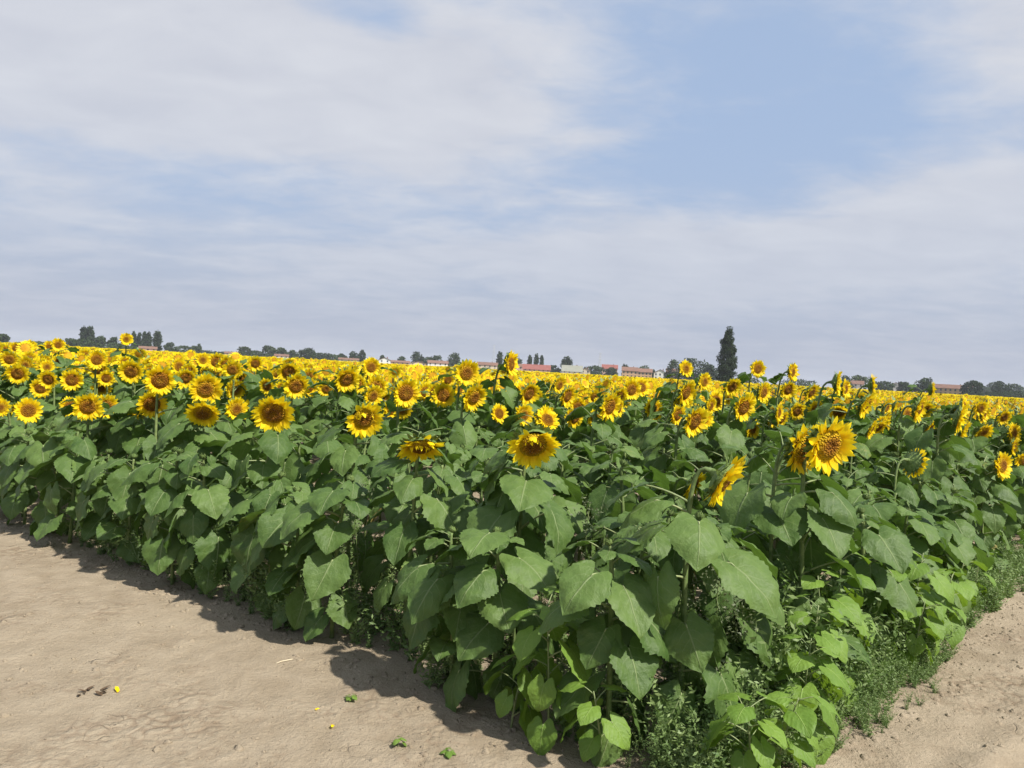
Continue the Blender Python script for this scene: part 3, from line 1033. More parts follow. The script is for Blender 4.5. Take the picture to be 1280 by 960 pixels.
def scatter(r0, r1, dens, lim):
    area = lim * (r1 * r1 - r0 * r0)
    N = int(area * dens)
    r = np.sqrt(rng.uniform(r0 * r0, r1 * r1, N))
    th = rng.uniform(-lim, lim, N)
    p = np.stack([r * np.sin(th), r * np.cos(th)], 1)
    k0 = np.array(K0); v = p - k0
    a, b = v @ np.array(nL), v @ np.array(nR)
    # gather the plants into rows
    a2 = np.round((a - 0.24) / 0.60) * 0.60 + 0.24 + rng.normal(0, 0.07, len(a))
    p = p + np.outer(a2 - a, np.array(nL))
    v = p - k0
    a, b = v @ np.array(nL), v @ np.array(nR)
    ok = (a > 0.2) & (b > 0.25)
    return p[ok]
FM = Merge()
R_IND = R_IND or 11.0
LIM = 0.80
def in_ind(p):      # region already filled with single plants
    d = p[:, 1]
    xx = 640 + FPX * p[:, 0] / np.maximum(d, 0.1)
    return (d < R_IND - 0.05) & (xx > -115) & (xx < 1395)
# nearer part
pts = scatter(2.5, 24, 5.6, LIM)
pts = pts[~in_ind(pts)]
if plants:
    pa = np.array(plants)
    dmin = np.min(((pts[:, None, :] - pa[None]) ** 2).sum(-1), 1)
    pts = pts[dmin > 0.04]
N = len(pts)
hh = np.clip(rng.normal(1.35, 0.08, N), 1.1, 1.56)
dist = np.hypot(pts[:, 0], pts[:, 1])
rn = rng.random(N)
phi, pit = np.radians(rng.normal(36, 17, N)), np.radians(rng.normal(-9, 14, N))
hr = headrot(phi, pit)
sz = rng.uniform(0.10, 0.132, N)
hpos = np.column_stack([pts[:, 0] + 0.1 * np.sin(phi), pts[:, 1] - 0.1 * np.cos(phi), hh])
has = rng.random(N) < 0.80
var = rng.integers(0, 4, N)
for k in range(4):
    s = (var == k) & has
    V, T, UV = star(21 + k, 60 + k, wd=0.10)
    FM.add(V, T, 1, hr[s] * sz[s, None, None], hpos[s], rn[s], UV)
    V, T, UV = star(15 + k, 70 + k, wd=0.085)
    V = [(x * 0.93, y * 0.93, z + 0.06) for x, y, z in V]
    FM.add(V, T, 1, hr[s] * sz[s, None, None], hpos[s], rn[s], UV)
V, T = fan(12, 0.50, 0.13, 0.07)
FM.add(V, T, 2, hr[has] * sz[has, None, None], hpos[has], rn[has])
V, T = fan(9, 0.66, -0.28, -0.03)
FM.add(V, [t[::-1] for t in T], 3, hr[has] * sz[has, None, None], hpos[has], rn[has])
FM.add([(0, 0, -0.1), (0.5, 0.1, -0.5), (-0.5, 0.1, -0.5), (0, 0.3, -1.2)], [(0, 1, 3), (0, 3, 2)], 3, hr[has] * sz[has, None, None], hpos[has], rn[has])
LOWLEAF = []
for k in range(6):
    rs = random.Random(300 + k)
    V, F, UV, MI = leaf_data(300 + k, rs.uniform(0, .5), rs.uniform(.8, 1.3), rs.uniform(0, .35), rs.uniform(0, .4), nu=4, nv=4, petiole=False, wr=0.008)
    LOWLEAF.append((V, tris(F)))
V, T = stem_prism(1.0)
S3 = np.zeros((N, 3, 3)); S3[:, 0, 0] = S3[:, 1, 1] = 1; S3[:, 2, 2] = hh - 0.04
FM.add(V, T, 3, S3, np.column_stack([pts, np.zeros(N)]), rn)
az = rng.uniform(0, 6.28, N)
NL = 10
for k in range(NL):
    az = az + 2.4 + rng.uniform(-.3, .3, N)
    t = 0.42 + 0.44 * k / (NL - 1)
    V, T = LOWLEAF[k % 6]
    sc_l = rng.uniform(0.75, 1.15, N) * (1.08 if t < 0.8 else 0.8)
    m = rotz(az) @ rotx(rng.uniform(-.35, .35, N)) * sc_l[:, None, None]
    FM.add(V, T, 0, m, np.column_stack([pts, t * hh]), rng.random(N))
v_ = pts - np.array(K0)
eg = (np.minimum(v_ @ np.array(nL), v_ @ np.array(nR)) < 0.8) & (np.hypot(pts[:, 0], pts[:, 1]) < 24)
ne = int(eg.sum())
for k in range(8):                                   # plants of the outer row are leafy to the ground
    V, T = LOWLEAF[k % 6]
    m = rotz(rng.uniform(0, 6.28, ne)) @ rotx(rng.uniform(-.35, .35, ne)) * rng.uniform(0.6, 1.0, ne)[:, None, None]
    FM.add(V, T, 0, m, np.column_stack([pts[eg], (0.16 + 0.04 * k) * hh[eg]]), rng.random(ne))
# middle distance
pts = scatter(24, 75, 4.2, 0.74)
N = len(pts)
hh = np.clip(rng.normal(1.36, 0.075, N), 1.12, 1.56)
rn = rng.random(N)
phi, pit = np.radians(rng.normal(33, 16, N)), np.radians(rng.normal(-8, 12, N))
hr = headrot(phi, pit); sz = rng.uniform(0.105, 0.135, N)
hpos = np.column_stack([pts, hh])
V, T, UV = star(11, 81, wd=0.16)
FM.add(V, T, 1, hr * sz[:, None, None], hpos, rn, UV)
V, T = fan(6, 0.46, 0.14, 0.06)
FM.add(V, T, 2, hr * sz[:, None, None], hpos, rn)
V, T = fan(5, 0.66, -0.28, -0.03)
FM.add(V, [t[::-1] for t in T], 3, hr * sz[:, None, None], hpos, rn)
LV = [(0, 0, 0), (0.13, -0.12, 0.03), (0.13, 0.12, 0.03), (0.34, 0, -0.10)]
LT = [(0, 1, 2), (1, 3, 2)]
az = rng.uniform(0, 6.28, N)
for k in range(6):
    az = az + 2.4
    m = rotz(az) @ rotx(rng.uniform(-.5, .5, N)) * rng.uniform(0.8, 1.15, N)[:, None, None]
    FM.add(LV, LT, 0, m, np.column_stack([pts, hh * (0.60 + 0.05 * k)]), rng.random(N))
# far part
pts = scatter(75, 262, 1.7, 0.68)
N = len(pts)
hh = np.clip(rng.normal(1.37, 0.07, N), 1.15, 1.55)
rn = rng.random(N)
phi, pit = np.radians(rng.normal(33, 16, N)), np.radians(rng.normal(-8, 12, N))
hr = headrot(phi, pit); sz = rng.uniform(0.12, 0.16, N)
hpos = np.column_stack([pts, hh])
V, T = fan(6, 0.95, 0.02, 0.06)
FM.add(V, T, 1, hr * sz[:, None, None], hpos, rn)
V, T = fan(4, 0.42, 0.14, 0.12)
FM.add(V, T, 2, hr * sz[:, None, None], hpos, rn)
az = rng.uniform(0, 6.28, N)
for k in range(3):
    az = az + 2.4
    m = rotz(az) @ rotx(rng.uniform(-.5, .5, N)) * rng.uniform(1.3, 2.0, N)[:, None, None]
    FM.add(LV, LT, 0, m, np.column_stack([pts, hh * (0.66 + 0.07 * k)]), rng.random(N))
tag(obj('sunflower_field', FM.build('sunflower_field', [M_fleaf, M_fpetal, M_fdisc, M_stem])), 'wide field of countless yellow sunflowers stretching back to the village', 'crop', kind='stuff')

# ------------------------------------------------------------------ weeds
def leafy_weed(px, py, h, n, label, seed, lean=(0, 0), s0=0.5, pos=None, spread=1.0):
    rs = random.Random(seed)
    g = pos if pos else on_ground(px, py)
    root = empty('broadleaf_weed', (g.x, g.y, gh(g.x, g.y) - 0.008), label, 'weed', 'bright green weeds along the crop edge')
    path = [Vector((lean[0] * (t / 6) ** 1.5, lean[1] * (t / 6) ** 1.5, h * t / 6)) for t in range(7)]
    V, F = tube(path, [0.006 * (1 - 0.6 * t / 6) for t in range(7)], 6)
    obj('stem', mesh('stem', V, F, [M_pet]), root)
    az = rs.uniform(0, 6.28)
    for k in range(n):
        t = 0.12 + 0.88 * (k + 0.5) / n
        az += 2.4 + rs.uniform(-.3, .3)
        i = min(int(t * 6), 5)
        p = path[i].lerp(path[i + 1], t * 6 - i)
        s = s0 * rs.uniform(0.75, 1.2) * (1.1 - 0.55 * max(0, t - .6))
        m = Matrix.Translation(p) @ Matrix.Rotation(az, 4, 'Z') @ Matrix.Rotation(rs.uniform(-.3, .1), 4, 'Y') @ Matrix.Rotation(rs.uniform(-.3, .3), 4, 'X') @ Matrix.Scale(s * spread, 4)
        obj('leaf', rs.choice(WLEAF['top' if t > .75 else 'mid' if t > .45 else 'low']), root, m)
    return root
def inf(sl_, dl):    # point on the left-hand edge, dl metres inside it
    p = K0 + eL * sl_ + nL * dl
    return Vector((p.x, p.y, 0))
def inr(sr, dr):
    p = K0 + eR * sr + nR * dr
    return Vector((p.x, p.y, 0))
W = [(inf(0.78, -0.08), 0.62, 15, 0.60, 'tall bright green heart leaved weed before the dark leaves at centre bottom'),
     (inf(0.98, -0.08), 0.36, 9, 0.52, 'shorter bright green weed just left of the tall one at centre bottom'),
     (inf(0.52, -0.07), 0.34, 9, 0.48, 'small heart leaved weed right of the tall one at centre bottom'),
     (inr(0.05, -0.06), 0.40, 15, 0.50, 'leafy bright weed at the very corner of the crop, bottom edge'),
     (inr(0.26, -0.05), 0.40, 14, 0.46, 'bright green weed right of the corner plant at the bottom edge'),
     (inr(0.66, 0.02), 0.50, 14, 0.56, 'yellow green weed with large leaves beside the right bare track'),
     (inr(1.15, 0.12), 0.66, 15, 0.56, 'tall yellow green weed among feathery herbs on the right'),
     (inr(1.45, 0.18), 0.72, 15, 0.55, 'yellow green weed behind the feathery herbs on the right'),
     (inr(2.25, 0.06), 0.66, 15, 0.62, 'big bright weed overhanging the right track with drooping leaves'),
     (inr(2.62, 0.0), 0.50, 13, 0.50, 'pale green weed at the track edge beyond the feathery herbs'),
     (inr(3.3, 0.10), 0.45, 8, 0.52, 'yellowish weed at the track edge near the right frame edge'),
     (inr(3.9, 0.12), 0.40, 7, 0.5, 'small pale weed at the right frame edge'),
     (inr(0.92, 0.10), 0.58, 14, 0.50, 'fresh green weed between the yellow green ones by the right track'),
     (inr(1.85, 0.14), 0.74, 16, 0.54, 'tallest yellow green weed of the right fringe'),
     (inr(2.05, -0.02), 0.44, 12, 0.46, 'low light green weed in front of the big drooping one on the right'),
     (inr(2.95, 0.12), 0.56, 13, 0.48, 'light green weed behind the pale one at the track edge'),
     (inr(3.6, 0.20), 0.60, 13, 0.50, 'light green weed second from the right frame edge'),
     (inf(3.3, 0.16), 0.42, 6, 0.45, 'bright green weed peeping from the dark leaf wall on the left')]
for k, (g, h, n, s0, lab) in enumerate(W):
    leafy_weed(0, 0, h, n, lab, 60 + k, (random.uniform(-.06, .06), random.uniform(-.08, .02)), s0, g)

# feathery herbs: one low mass along the right-hand edge
def sprig(seed, h=0.3, nst=5, nlf=26, ls=0.035, up=0.8):
    rs = random.Random(seed); V, T = [], []
    for s in range(nst):
        a = rs.uniform(0, 6.28); ln = h * rs.uniform(0.6, 1.1); out = rs.uniform(0.1, 0.6) * (1.3 - up)
        for k in range(nlf):
            t = (k + 1) / nlf
            c = Vector((math.cos(a) * out * ln * t * 1.6, math.sin(a) * out * ln * t * 1.6, ln * t * (1 - 0.25 * out * t)))
            d = Vector((rs.gauss(0, 1), rs.gauss(0, 1), rs.gauss(0.35, .6))).normalized()
            e = d.cross(Vector((rs.gauss(0, 1), rs.gauss(0, 1), rs.gauss(0, 1)))).normalized()
            l_ = ls * rs.uniform(0.6, 1.3) * (1.15 - 0.5 * t)
            o = len(V)
            V += [c, c + d * l_ * .5 + e * l_ * .17, c + d * l_, c + d * l_ * .5 - e * l_ * .17]
            T += [(o, o + 1, o + 2), (o, o + 2, o + 3)]
        o = len(V)
        tip = Vector((math.cos(a) * out * ln * 1.6, math.sin(a) * out * ln * 1.6, ln * (1 - 0.25 * out)))
        V += [Vector((-.002, 0, 0)), Vector((.002, 0, 0)), tip]
        T.append((o, o + 1, o + 2))
    return [tuple(v) for v in V], T
HM = Merge()
def herb(M, spots, mat, kw, nvar=4, seed=0):
    P = np.array(spots)
    vr = rng.integers(0, nvar, len(P))
    for k in range(nvar):
        s = vr == k
        if not s.any(): continue
        V, T = sprig(seed + k, **kw)
        n_ = int(s.sum())
        HM.add(V, T, mat, rotz(rng.uniform(0, 6.28, n_)) * P[s, 3][:, None, None], P[s, :3], rng.random(n_))
sp1 = []
for _ in range(420):
    sr = random.uniform(0.42, 2.6)
    dr = random.uniform(-0.10, 0.42)
    if 1.0 < sr < 2.2: dr -= 0.10 * random.random()
    p = K0 + eR * sr + nR * dr
    sp1.append((p.x, p.y, gh(p.x, p.y) - .005, max(0.22, min(1.5, 0.5 + 2.2 * dr)) * random.uniform(0.5, 1.3)))
for _ in range(160):
    sr = random.uniform(2.4, 6.5)
    p = K0 + eR * sr + nR * random.uniform(-0.02, 0.35)
    sp1.append((p.x, p.y, gh(p.x, p.y) - .005, random.uniform(0.3, 0.8)))
for _ in range(90):
    p = K0 + eR * random.uniform(-0.1, 0.6) + nR * random.uniform(0.0, 0.35)
    sp1.append((p.x, p.y, gh(p.x, p.y) - .005, random.uniform(0.3, 0.75)))
for _ in range(520):
    p = K0 + eL * random.uniform(0, 6) + nL * random.uniform(-0.02, 1.3)
    sp1.append((p.x, p.y, gh(p.x, p.y) - .005, random.uniform(0.2, 0.9)))
herb(HM, sp1, 0, dict(h=0.46, nst=7, nlf=34, ls=0.048, up=0.5), 5, 400)
tag(obj('ground_cover_weeds', HM.build('ground_cover_weeds', [M_herb])), 'mass of low feathery green herbs along the crop edge', 'weeds', kind='stuff')

def panicle(g, h, label, seed, nbr=16):
    rs = random.Random(seed)
    root = empty('seeding_weed', (g.x, g.y, gh(g.x, g.y) - .006), label, 'weed')
    path = [Vector((0.02 * math.sin(t), 0.015 * t / 6, h * t / 6)) for t in range(7)]
    V, F = tube(path, [0.005 * (1 - .7 * t / 6) for t in range(7)], 5)
    obj('stem', mesh('stem', V, F, [M_stem]), root)
    M = Merge()
    Vv, Tt = [], []
    for b in range(nbr):
        t = 0.15 + 0.85 * b / nbr
        p0 = Vector((0, 0, h * t)); a = rs.uniform(0, 6.28); ln = 0.17 * (1.25 - 0.8 * t)
        for k in range(34):
            q_ = (k + 1) / 34
            c = p0 + Vector((math.cos(a) * ln * q_, math.sin(a) * ln * q_, ln * .9 * q_)) + Vector((rs.gauss(0, .014), rs.gauss(0, .014), rs.gauss(0, .012)))
            d = Vector((rs.gauss(0, 1), rs.gauss(0, 1), rs.gauss(0.3, 1))).normalized()
            e = d.cross(Vector((rs.gauss(0, 1), rs.gauss(0, 1), rs.gauss(0, 1)))).normalized()
            l_ = rs.uniform(0.012, 0.024); o = len(Vv)
            Vv += [c, c + d * l_ * .5 + e * l_ * .22, c + d * l_, c + d * l_ * .5 - e * l_ * .22]
            Tt += [(o, o + 1, o + 2), (o, o + 2, o + 3)]
    I3 = np.eye(3)[None]
    M.add([tuple(v) for v in Vv], Tt, 0, I3, np.zeros((1, 3)), np.array([rs.random()]))
    me = M.build('seed_heads', [M_pan])
    vals = np.repeat(rng.random(len(me.vertices) // 4), 4).astype(np.float32)
    me.attributes['rnd'].data.foreach_set('value', vals)
    tag(obj('seed_heads', me, root), kind='stuff')
panicle(inr(0.34, 0.26), 0.80, 'tall seeding weed with fine grey green panicles between two front sunflower stems', 1, 22)
panicle(inr(0.26, 0.40), 0.66, 'shorter seeding weed with dark panicles behind the tall one', 2, 18)
panicle(inr(1.75, 0.30), 0.85, 'slender spire shaped weed standing over the feathery herbs on the right', 3, 14)
panicle(inf(1.05, 0.62), 0.92, 'pale seeding weed between the dark gaps right of the large nodding sunflower', 4, 18)
panicle(inf(2.55, 0.36), 0.86, 'thin seeding weed beside the heart shaped leaf on the left', 5, 12)

# ------------------------------------------------------------------ things lying on the bare soil
def seedling(px, py, s, label, seed):
    rs = random.Random(seed); g = on_ground(px, py)
    root = empty('seedling', (g.x, g.y, gh(g.x, g.y)), label, 'seedling', 'seedlings on the bare soil')
    V, F = tube([(0, 0, -.01), (0.004, 0, s * .6), (0.006, 0.003, s)], [.0025, .002, .0015], 5)
    obj('stem', mesh('stem', V, F, [M_pet]), root)
    for k in range(9):
        m = Matrix.Translation((0.004, 0, s * rs.uniform(.3, 1))) @ Matrix.Rotation(k * 2.4, 4, 'Z') @ Matrix.Rotation(rs.uniform(-.2, .3), 4, 'Y') @ Matrix.Scale(rs.uniform(.07, .12), 4)
        obj('leaf', rs.choice(WLEAF['top']), root, m)
seedling(497, 934, 0.035, 'small green seedling on the soil in the crop shadow, bottom centre left', 1)
seedling(437, 876, 0.02, 'tiny green seedling at the shadow edge left of the bigger one', 2)
seedling(560, 944, 0.02, 'tiny pale seedling in shadow at the bottom edge', 3)
def fallen(px, py, L, label, seed):
    rs = random.Random(seed); g = on_ground(px, py)
    V, F, UV = petal_data(seed, 1.0, 0.2, 0.18, 0.1, 6)
    V = [(x * L, y * L, z * L + 0.004 + 0.003 * math.sin(40 * y + 3 * x)) for x, y, z in V]
    o = obj('fallen_petal', mesh('fallen_petal', V, F, [M_petal], UV))
    o.location = (g.x, g.y, gh(g.x, g.y) + 0.002)
    o.rotation_euler = (rs.uniform(-.1, .1), rs.uniform(-.1, .1), rs.uniform(0, 6.28))
    tag(o, label, 'petal', 'fallen petals')
fallen(416, 908, 0.040, 'bright yellow petal lying on bare soil near the crop shadow', 1)
fallen(393, 888, 0.022, 'faint small orange petal on soil above the bright one', 2)
fallen(148, 866, 0.045, 'yellow petal on bare soil beside the dark scrap', 3)
g = on_ground(355, 829)
V, F = tube([(-.045, 0, .004), (-.015, .003, .007), (.02, -.002, .008), (.05, .002, .005)], [.003, .0032, .0031, .0028], 6)
M_straw = simple('straw', (0.50, 0.42, 0.28), (0.66, 0.58, 0.42), 40, 0.6)
o = tag(obj('straw', mesh('straw', V, F, [M_straw])), 'short pale straw lying on the soil by the shadow edge', 'straw')
o.location = (g.x, g.y, gh(g.x, g.y)); o.rotation_euler = (0, 0, 0.75)
# dark dry scrap
M_dry = simple('dry_scrap', (0.055, 0.035, 0.02), (0.14, 0.09, 0.05), 40, 0.9)
g = on_ground(118, 866); rs = random.Random(5)
root = empty('dry_leaf_scrap', (g.x, g.y, gh(g.x, g.y)), 'dark shrivelled leaf scrap on the bare soil at lower left', 'dead leaf')
for k in range(9):
    V, F, UV = petal_data(80 + k, 1.0, 0.25, 0.3, 0.2, 4)
    L = rs.uniform(0.025, 0.05)
    me = mesh('shred', [(x * L, y * L, z * L * .6) for x, y, z in V], F, [M_dry])
    obj('shred', me, root, Matrix.Translation((rs.uniform(-.07, .06), rs.uniform(-.03, .03), 0.003)) @ Matrix.Rotation(rs.uniform(0, 6), 4, 'Z'))

# clods and crumbs of soil
def clod(seed):
    rs = random.Random(seed)
    V = [(-1, 0, 0), (1, 0, 0), (0, -1, 0), (0, 1, 0), (0, 0, .75), (.6, .6, .35), (-.6, .55, .4), (.55, -.6, .3), (-.6, -.6, .35)]
    V = [(x * rs.uniform(.6, 1.2), y * rs.uniform(.6, 1.2), z * rs.uniform(.7, 1.2) - .1) for x, y, z in V]
    T = [(1, 5, 4), (5, 3, 4), (3, 6, 4), (6, 0, 4), (0, 8, 4), (8, 2, 4), (2, 7, 4), (7, 1, 4), (1, 3, 5), (3, 0, 6), (0, 2, 8), (2, 1, 7)]
    return V, T
CM = Merge()
spots = []
while len(spots) < 16000:
    x, y = random.uniform(-6.5, 6.5), random.uniform(2.2, 9.5)
    a, b = dLR(x, y)
    if a > 0.5 and b > 0.5: continue
    s = 0.0030 * math.exp(abs(random.gauss(0, 0.72)))
    edge = min(abs(a) if b > -.2 else 9, abs(b) if a > -.2 else 9)
    if edge < 0.28: s *= random.choice([1, 1.4, 1.8, 3.0])
    elif noise.noise((x * 1.1, y * 1.1, 4)) < 0.02 and random.random() < .75: continue
    if b < -0.3 and random.random() < 0.10: s *= 2.0
    spots.append((x, y, gh(x, y), min(s, 0.024)))
P = np.array(spots); vr = rng.integers(0, 6, len(P))
for k in range(6):
    s = vr == k; V, T = clod(k); n_ = int(s.sum())
    CM.add(V, T, 0, rotz(rng.uniform(0, 6.28, n_)) * P[s, 3][:, None, None], P[s, :3], rng.random(n_))
tag(obj('soil_crumbs', CM.build('soil_crumbs', [M_ground])), 'loose crumbs and clods of dry soil scattered on the track', 'soil', kind='stuff')

# ------------------------------------------------------------------ the skyline: trees, houses, pylons
M_bark = simple('bark', (0.07, 0.05, 0.035), (0.13, 0.10, 0.07), 2, 0.9)
def tree_mat(name, ca, cb):
    m, q = newmat(name)
    r = q.n('ShaderNodeAttribute', attribute_name='rnd').outputs['Fac']
    g = q.n('ShaderNodeNewGeometry').outputs['Position']
    nz = q.noise(g, 0.35, 3, 0.6)
    c = q.mix(q.m('ADD', q.m('MULTIPLY', r, 0.5), q.m('MULTIPLY', nz, 0.5)), ca, cb)
    finish(q, c, 0.8, None, 0.1, 0.08, (0.04, 0.08, 0.015))
    return m
M_tree = tree_mat('tree_foliage', (0.020, 0.036, 0.013), (0.062, 0.092, 0.034))
M_tree2 = tree_mat('tree_foliage_dark', (0.014, 0.028, 0.011), (0.045, 0.068, 0.026))
M_tree3 = tree_mat('tree_foliage_light', (0.045, 0.075, 0.022), (0.10, 0.14, 0.05))
def far_at(px, py, dist):
    d = ray(px, py)
    k = dist / math.hypot(d.x, d.y)
    return CAM + d * k
def tree(name, px, ytop, wpx, dist, shape, label, group=None, mat=None, n=520, leaf=None, seed=0):
    rs = np.random.default_rng(seed + int(px) * 7)
    top = far_at(px, ytop, dist)
    h = max(top.z, 2.5)
    W_ = wpx * dist / FPX * 0.5 * (1.30 if shape == 'column' else 1.12 if shape == 'round' else 1.6)
    leaf = leaf or dist / FPX * 2.1
    root = empty(name, (top.x, top.y, 0), label, 'tree', group)
    tb = h * (0.05 if shape == 'column' else 0.0)
    V, F = tube([(0, 0, -0.3), (0.05, 0, h * .3), (0, 0.05, h * .75)], [0.03 * h * .7 + .1, 0.02 * h * .7 + .08, 0.05], 7)
    obj('trunk', mesh('trunk', V, F, [M_bark]), root)
    pts = []
    if shape == 'column':
        # overlapping upright sprays inside a spindle
        nl = 150
        k0 = wpx > 20
        cz = rs.uniform(0, 1, nl)
        lobes = []
        for t in cz:
            prof = (1 - 0.62 * max(0, (t - 0.3) / 0.7) ** 1.5) if k0 else (1 - 0.45 * max(0, (t - 0.55) / 0.45) ** 2)
            a = rs.uniform(0, 6.28); rr = W_ * prof * (0.66 if k0 else 0.55) * math.sqrt(rs.random())
            lobes.append((rr * math.cos(a), rr * math.sin(a), tb + (h * .91 - tb) * t, W_ * prof * (0.36 if k0 else 0.45), h * (0.05 if k0 else 0.08)))
        lobes.append((W_ * .1, 0, h * 0.95, W_ * .28, h * .05))
    else:
        nl = 12 if shape == 'round' else 9
        lobes = [(0, 0, tb + (h - tb) * .52, W_ * .75, (h - tb) * .44), (0, 0, h * .25, W_ * .85, h * .25)]
        for k in range(nl):
            a = 2 * PI * (k + rs.random()) / nl
            zt = rs.uniform(0.1, 0.86)
            rr = W_ * rs.uniform(.45, .72) * math.sqrt(max(0.15, 1 - (2 * zt - 0.9) ** 2))
            lobes.append((rr * math.cos(a), rr * math.sin(a), tb + (h - tb) * zt, W_ * rs.uniform(.26, .42), (h - tb) * rs.uniform(.13, .24)))
        lobes.append((rs.uniform(-.2, .2) * W_, 0, h - (h - tb) * .16, W_ * .38, (h - tb) * .16))
    vol = np.array([l[3] * l[3] * l[4] for l in lobes]) ** 0.67
    pk = rs.choice(len(lobes), n, p=vol / vol.sum())
    dv = rs.normal(size=(n, 3)); dv /= np.linalg.norm(dv, axis=1, keepdims=True)
    rr = rs.uniform(0.15, 1.02, n) ** 0.5
    L = np.array(lobes)[pk]
    P_ = L[:, :3] + dv * rr[:, None] * L[:, [3, 3, 4]]
    P_[:, 2] = np.clip(P_[:, 2], 0.1, h)
    e1 = rs.normal(size=(n, 3)); e1 /= np.linalg.norm(e1, axis=1, keepdims=True)
    e2 = np.cross(e1, rs.normal(size=(n, 3))); e2 /= np.linalg.norm(e2, axis=1, keepdims=True)
    e3 = np.cross(e1, e2)
    s = leaf * rs.uniform(0.55, 1.25, n)
    M = Merge()
    R3 = np.stack([e1, e2, e3], -1) * s[:, None, None]
    M.add([(-.5, 0, 0), (0, -.38, .1), (.55, 0, 0), (0, .38, .1)], [(0, 1, 2), (0, 2, 3)], 0, R3, P_, np.clip(rs.random(n) * .6 + (pk % 5) * .1, 0, 1))
    obj('crown', M.build('crown', [mat or M_tree]), root)
    return root
WL = 'low trees of the far wood line'
